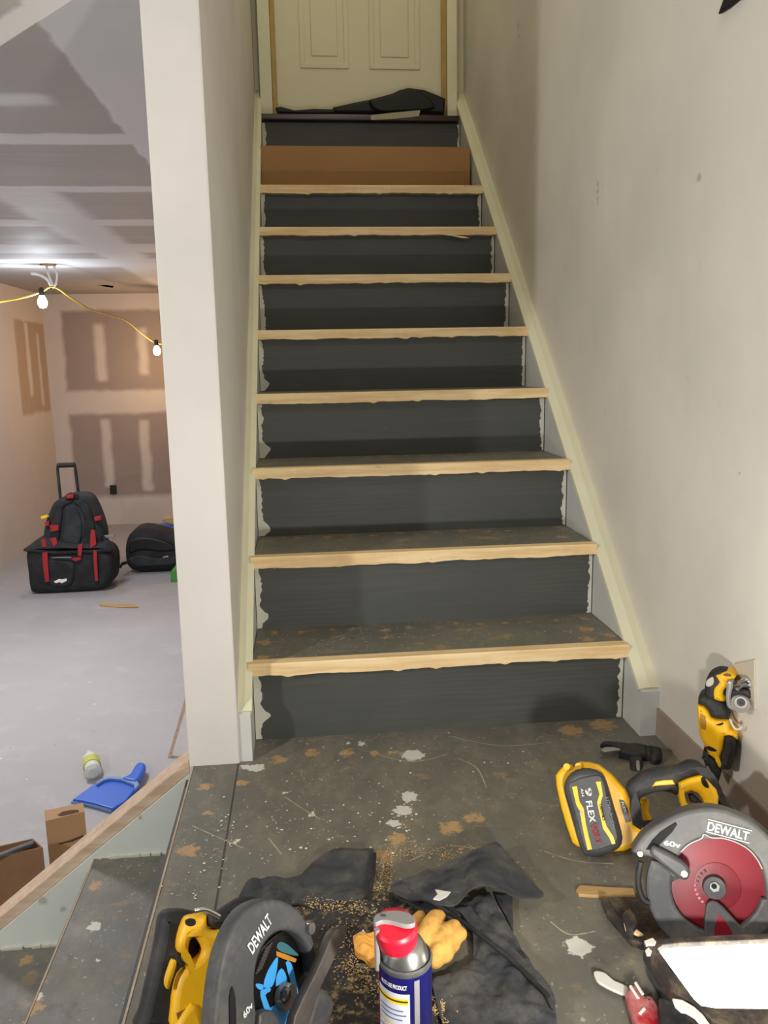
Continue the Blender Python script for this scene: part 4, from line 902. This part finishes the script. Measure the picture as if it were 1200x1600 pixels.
loft('strap', C6((690, 372), (760, 450), (778, 520), (770, 620), (700, 665), (600, 700), (590, 760), (640, 930)), C6((852, 288), (905, 390), (960, 470), (1010, 570), (1070, 665), (1140, 745), (1160, 820), (1170, 930)), CLOTH, t, z=.008, amp=.008, seed=13, n=60, m_=40)
loft('apron_edge', C6((700, 372), (780, 455), (900, 560), (1010, 660), (1100, 760), (1150, 850)), C6((760, 360), (830, 440), (940, 530), (1040, 630), (1130, 720), (1165, 800)), CLOTH, t, z=.016, amp=.004, seed=17, n=50, m_=12)
tube('seam', [Plane((0, 0, .024), (0, 0, 1)).hit(*q) for q in smooth(C6((440, 245), (520, 305), (620, 350), (740, 430), (860, 520), (960, 600), (1050, 690), (1130, 770)), 4, False)], .0035, BLK, t)
loft('strap_end', C6((880, 300), (900, 350), (930, 400), (962, 468)), C6((962, 310), (962, 350), (964, 400), (968, 470)), CLOTH, t, z=.004, amp=.002, seed=19, n=12, m_=10)
tag(slab('paper_scrap', C6((600, 268), (640, 275), (672, 280), (655, 300), (620, 318), (590, 312), (612, 290)), Plane((0, 0, .048), (0, 0, 1)), PAPER, thick=.002, bev=.0003), 'small torn white paper scrap lying on the black apron flap', 'paper')

# ================================================================== LEATHER GLOVE
def blobmesh(chains, vox=.003):
    bm = bmesh.new()
    for ch in chains:
        for (p, r), (q, s) in zip(ch, ch[1:]):
            n = max(2, int((Vector(q)-Vector(p)).length/(min(r, s)*.35)))
            for i in range(n+1):
                f = i/n; c = Vector(p).lerp(Vector(q), f); rad = r+(s-r)*f
                bmesh.ops.create_icosphere(bm, subdivisions=2, radius=rad, matrix=Matrix.Translation(c))
    me = bpy.data.meshes.new('b'); bm.to_mesh(me); bm.free()
    o = bpy.data.objects.new('tmp', me); col.objects.link(o)
    md = o.modifiers.new('r', 'REMESH'); md.mode = 'VOXEL'; md.voxel_size = vox
    m2 = o.modifiers.new('s', 'SMOOTH'); m2.iterations = 3; m2.factor = .5
    r = baked(o); bpy.data.objects.remove(o); return r
def fl(x, y, z): return tuple(at(2, z+.016, *C6((x, y))[0]))
t = thing('leather_glove', 'tan leather work glove crumpled on the sawdust behind the spray can', 'glove', (.28, -.66, 0))
link('glove_hand', blobmesh([
    [(fl(500, 560, .016), .018), (fl(560, 520, .018), .020), (fl(640, 560, .016), .016)],
    [(fl(540, 500, .03), .014), (fl(575, 440, .034), .0135), (fl(600, 402, .03), .012), (fl(620, 395, .022), .010)],
    [(fl(600, 520, .026), .012), (fl(650, 465, .028), .0115), (fl(690, 440, .02), .010)],
    [(fl(610, 560, .024), .012), (fl(670, 510, .022), .011), (fl(720, 478, .016), .010)],
    [(fl(600, 600, .016), .012), (fl(650, 560, .014), .011), (fl(690, 530, .012), .009)],
    [(fl(480, 470, .012), .010), (fl(510, 420, .012), .010), (fl(530, 395, .012), .009)]]), GLOVE, t, smooth_=True)
loft('cuff', C6((215, 510), (260, 500), (330, 492), (420, 500), (520, 520)), C6((225, 575), (260, 610), (330, 655), (420, 650), (520, 600)), GLOVEC, t, z=.014, amp=.008, th=.008, freq=40, seed=23)
slab('tag', C6((228, 500), (262, 455), (292, 500)), Plane((0, 0, .024), (0, 0, 1)), PAPER, t, thick=.002, bev=.0003)

# ================================================================== SPRAY CAN
def can():
    a, b = ray(633, 1497); ax = Vector((.0, .02, 1)).normalized()
    Dz = 1268.7*.0315/41.5; d = b/FPX; P = CAM + d*Dz      # centre of the shoulder
    P = Vector((P.x, P.y, P.z)); h = P.z
    t = thing('spray_can', 'navy blue spray can with a red flip nozzle cap and white label', 'spray can', (P.x, P.y, 0))
    base = (P.x, P.y, 0); r = .0315
    revolve('can_body', [(r*.94, 0), (r, .003), (r, h-.004), (r*.985, h)], base, (0, 0, 1), NAVY, t, 56)
    revolve('shoulder_rim', [(r*1.0, h-.002), (r*1.03, h), (r*1.03, h+.004), (r*.97, h+.006), (r*.93, h+.004)], base, (0, 0, 1), GRY2, t, 56)
    revolve('dome', [(r*.93, h+.002), (r*.9, h+.006), (r*.8, h+.015), (r*.68, h+.022), (r*.5, h+.026), (.01, h+.027)], base, (0, 0, 1), STEEL, t, 48)
    def patch(name, a0, a1, z0, z1, mt, par, k=1.01, n=16):
        bm = bmesh.new(); lo = []; hi = []
        for i in range(n+1):
            a = math.radians(a0+(a1-a0)*i/n); x, y = P.x+r*k*math.sin(a), P.y-r*k*math.cos(a)
            lo.append(bm.verts.new((x, y, z0))); hi.append(bm.verts.new((x, y, z1)))
        for i in range(n): bm.faces.new((lo[i], lo[i+1], hi[i+1], hi[i]))
        return link(name, frombm(bm), mt, par, smooth_=True)
    # angle 0 faces -Y (towards the landing edge); camera sits to the left
    lb = patch('label', -80, 2, .012, h-.022, LABEL, t)
    patch('label_band', -78, -2, h-.036, h-.028, YPR, lb, 1.016)
    patch('label_band', -78, -2, h-.033, h-.0305, DKT, lb, 1.02)
    patch('label_band', -78, -2, h-.100, h-.092, YPR, lb, 1.016)
    for i, (zz, a1) in enumerate(((.044, -12), (.050, -6), (.056, -14), (.064, -20), (.072, -8), (.080, -10), (.084, -30), (.112, -12), (.120, -6), (.128, -30), (.136, -8))):
        if h-zz > .02: patch('label_line', -72, a1, h-zz-.0012, h-zz+.0006, YPR if i in (3, 5) else LABELT, lb, 1.016)
    for i in range(9): patch('barcode_bar', -44+i*4.6, -42+i*4.6, h-.165, h-.148, LABELT, lb, 1.016, 3)
    patch('red_band', -130, -84, .006, h-.01, CANRED, t, 1.012)
    patch('grey_stripe', 12, 24, .006, h-.006, CANGRY, t, 1.012)
    # curved heading under the rim
    cu = bpy.data.curves.new('f', 'FONT'); cu.body = 'MULTI-USE PRODUCT'; cu.size = 1; cu.offset = .02; me = curve_mesh(cu)
    xs = [v.co.x for v in me.vertices]; L_ = max(xs)-min(xs); x0 = min(xs)
    for v in me.vertices:
        a = math.radians(-66+62*(v.co.x-x0)/L_); z = h-.016+v.co.y*.0075
        v.co = (P.x+r*1.02*math.sin(a), P.y-r*1.02*math.cos(a), z)
    link('lettering', me, WHT, t)
    # cap: red, sheared, with a grey top straw holder
    cx = Vector((P.x-.006, P.y, 0)); n = 44; bm = bmesh.new(); rings = []
    prof = [(.0215, h+.020), (.0235, h+.022), (.0245, h+.030), (.0258, h+.039), (.0260, h+.043), (.0235, h+.047), (.012, h+.0485)]
    for rr, z in prof:
        rings.append([bm.verts.new((cx.x+rr*math.cos(2*math.pi*i/n)+(-.006)*(z-h)/.05, cx.y+rr*math.sin(2*math.pi*i/n), z+.004*math.sin(2*math.pi*i/n)*(z-h)/.05)) for i in range(n)])
    for A, B in zip(rings, rings[1:]):
        for i in range(n): bm.faces.new((A[i], A[(i+1) % n], B[(i+1) % n], B[i]))
    bm.faces.new(rings[0]); bm.faces.new(rings[-1])
    cp = link('nozzle_cap', frombm(bm), CANRED, t, smooth_=True)
    # grey flip straw inset on the top
    TP = Plane((0, 0, h+.0535), (0, 0, 1)); CC = crop(550, 1400, .158333)
    slab('straw_holder', smooth(CC((215, 215), (235, 180), (290, 155), (380, 140), (470, 142), (550, 160), (605, 200), (625, 250), (600, 275), (530, 282), (450, 262), (370, 242), (290, 240), (240, 262), (212, 250)), 2), TP, CANGRY, cp, thick=.006, bev=.001)
    slab('straw_tip', CC((285, 180), (330, 178), (335, 200), (290, 200)), TP, GRY2, cp, depth=-.001, thick=.003, bev=.0004)
    s0 = Vector((P.x-.0335, P.y-.008, h+.048)); tube('straw', [s0, Vector((P.x-.0335, P.y-.008, h-.005))], .0032, CANGRY, t)
can()

# ================================================================== SAWDUST AND CRUMBS
def flakes(name, regs, n, smin, smax, mt, lab, cat, z=.0, pl=None):
    bm = bmesh.new()
    for _ in range(n):
        (x0, y0, x1, y1, wd) = random.choice(regs); f = random.random()
        p = at(2, z, x0+(x1-x0)*f+random.gauss(0, wd), y0+(y1-y0)*f+random.gauss(0, wd*.6)); s = random.uniform(smin, smax); a = random.uniform(0, 6.28)
        k = random.uniform(.5, 1.2); e = Vector((math.cos(a), math.sin(a), random.uniform(-.2, .2)))*s; g = Vector((-math.sin(a), math.cos(a), 0))*s*k; up = Vector((0, 0, max(.0006, s*.35)))
        v = [bm.verts.new(p+q) for q in (e, g, -e, -g, up)]
        for i in range(4): bm.faces.new((v[i], v[(i+1) % 4], v[4]))
        bm.faces.new(v[:4])
    return tag(link(name, frombm(bm), mt), lab, cat, kind='stuff')
flakes('sawdust', [(585, 1405, 600, 1345, 8), (600, 1400, 610, 1330, 7), (600, 1330, 660, 1325, 14), (680, 1340, 740, 1325, 12), (450, 1395, 520, 1370, 10)], 900, .0006, .0022, DUST, 'loose tan sawdust strewn on the landing between the black cloth and apron', 'sawdust', .001)
flakes('sawdust', [(520, 1440, 560, 1520, 16), (540, 1500, 590, 1560, 14), (470, 1410, 580, 1420, 10), (680, 1560, 700, 1590, 8)], 1000, .0006, .0018, DUST, 'tan sawdust sprinkled over the flat black cloth left of the can', 'sawdust', .012)
flakes('plaster_crumbs', [(320, 1220, 900, 1180, 40), (340, 1320, 560, 1300, 40), (420, 1260, 640, 1290, 40), (640, 1250, 620, 1310, 12), (300, 1400, 360, 1260, 20)], 230, .0008, .0032, CRUMB, 'white plaster crumbs scattered over the dark grey landing', 'plaster crumbs', .001)

def scratch(pts, w_, mt):
    return [Plane((0, 0, .0002), (0, 0, 1)).hit(*q) for q in smooth(pts, 6, False)]
bm = bmesh.new()
for pts in (((716, 1185), (745, 1200), (760, 1230)), ((560, 1170), (640, 1190), (700, 1178)), ((445, 1245), (475, 1265), (500, 1280)), ((420, 1310), (440, 1335)), ((300, 1290), (345, 1310), (380, 1325)),
            ((640, 1345), (700, 1322), (760, 1330)), ((850, 1330), (900, 1345), (960, 1350)), ((700, 1150), (780, 1165), (860, 1160)), ((860, 1440), (890, 1460), (930, 1455))):
    L_ = scratch(pts, .001, None); pr = None
    for i, p in enumerate(L_):
        d = (L_[min(i+1, len(L_)-1)]-L_[max(i-1, 0)]).normalized(); n_ = Vector((-d.y, d.x, 0))*random.uniform(.0004, .0016)
        a_, b_ = bm.verts.new(p+n_), bm.verts.new(p-n_)
        if pr: bm.faces.new((pr[0], a_, b_, pr[1]))
        pr = (a_, b_)
tag(link('dried_glue', frombm(bm), simple('dried_glue', (176, 164, 138), .8)), 'thin pale lines of dried glue streaked on the dark landing', 'glue', kind='stuff')
flakes('plaster_crumbs', [(440, 1003, 900, 985, 2.5)], 60, .0006, .002, CRUMB, 'tiny white crumbs scattered on the lowest tread of the upper stairs', 'plaster crumbs', .1915)
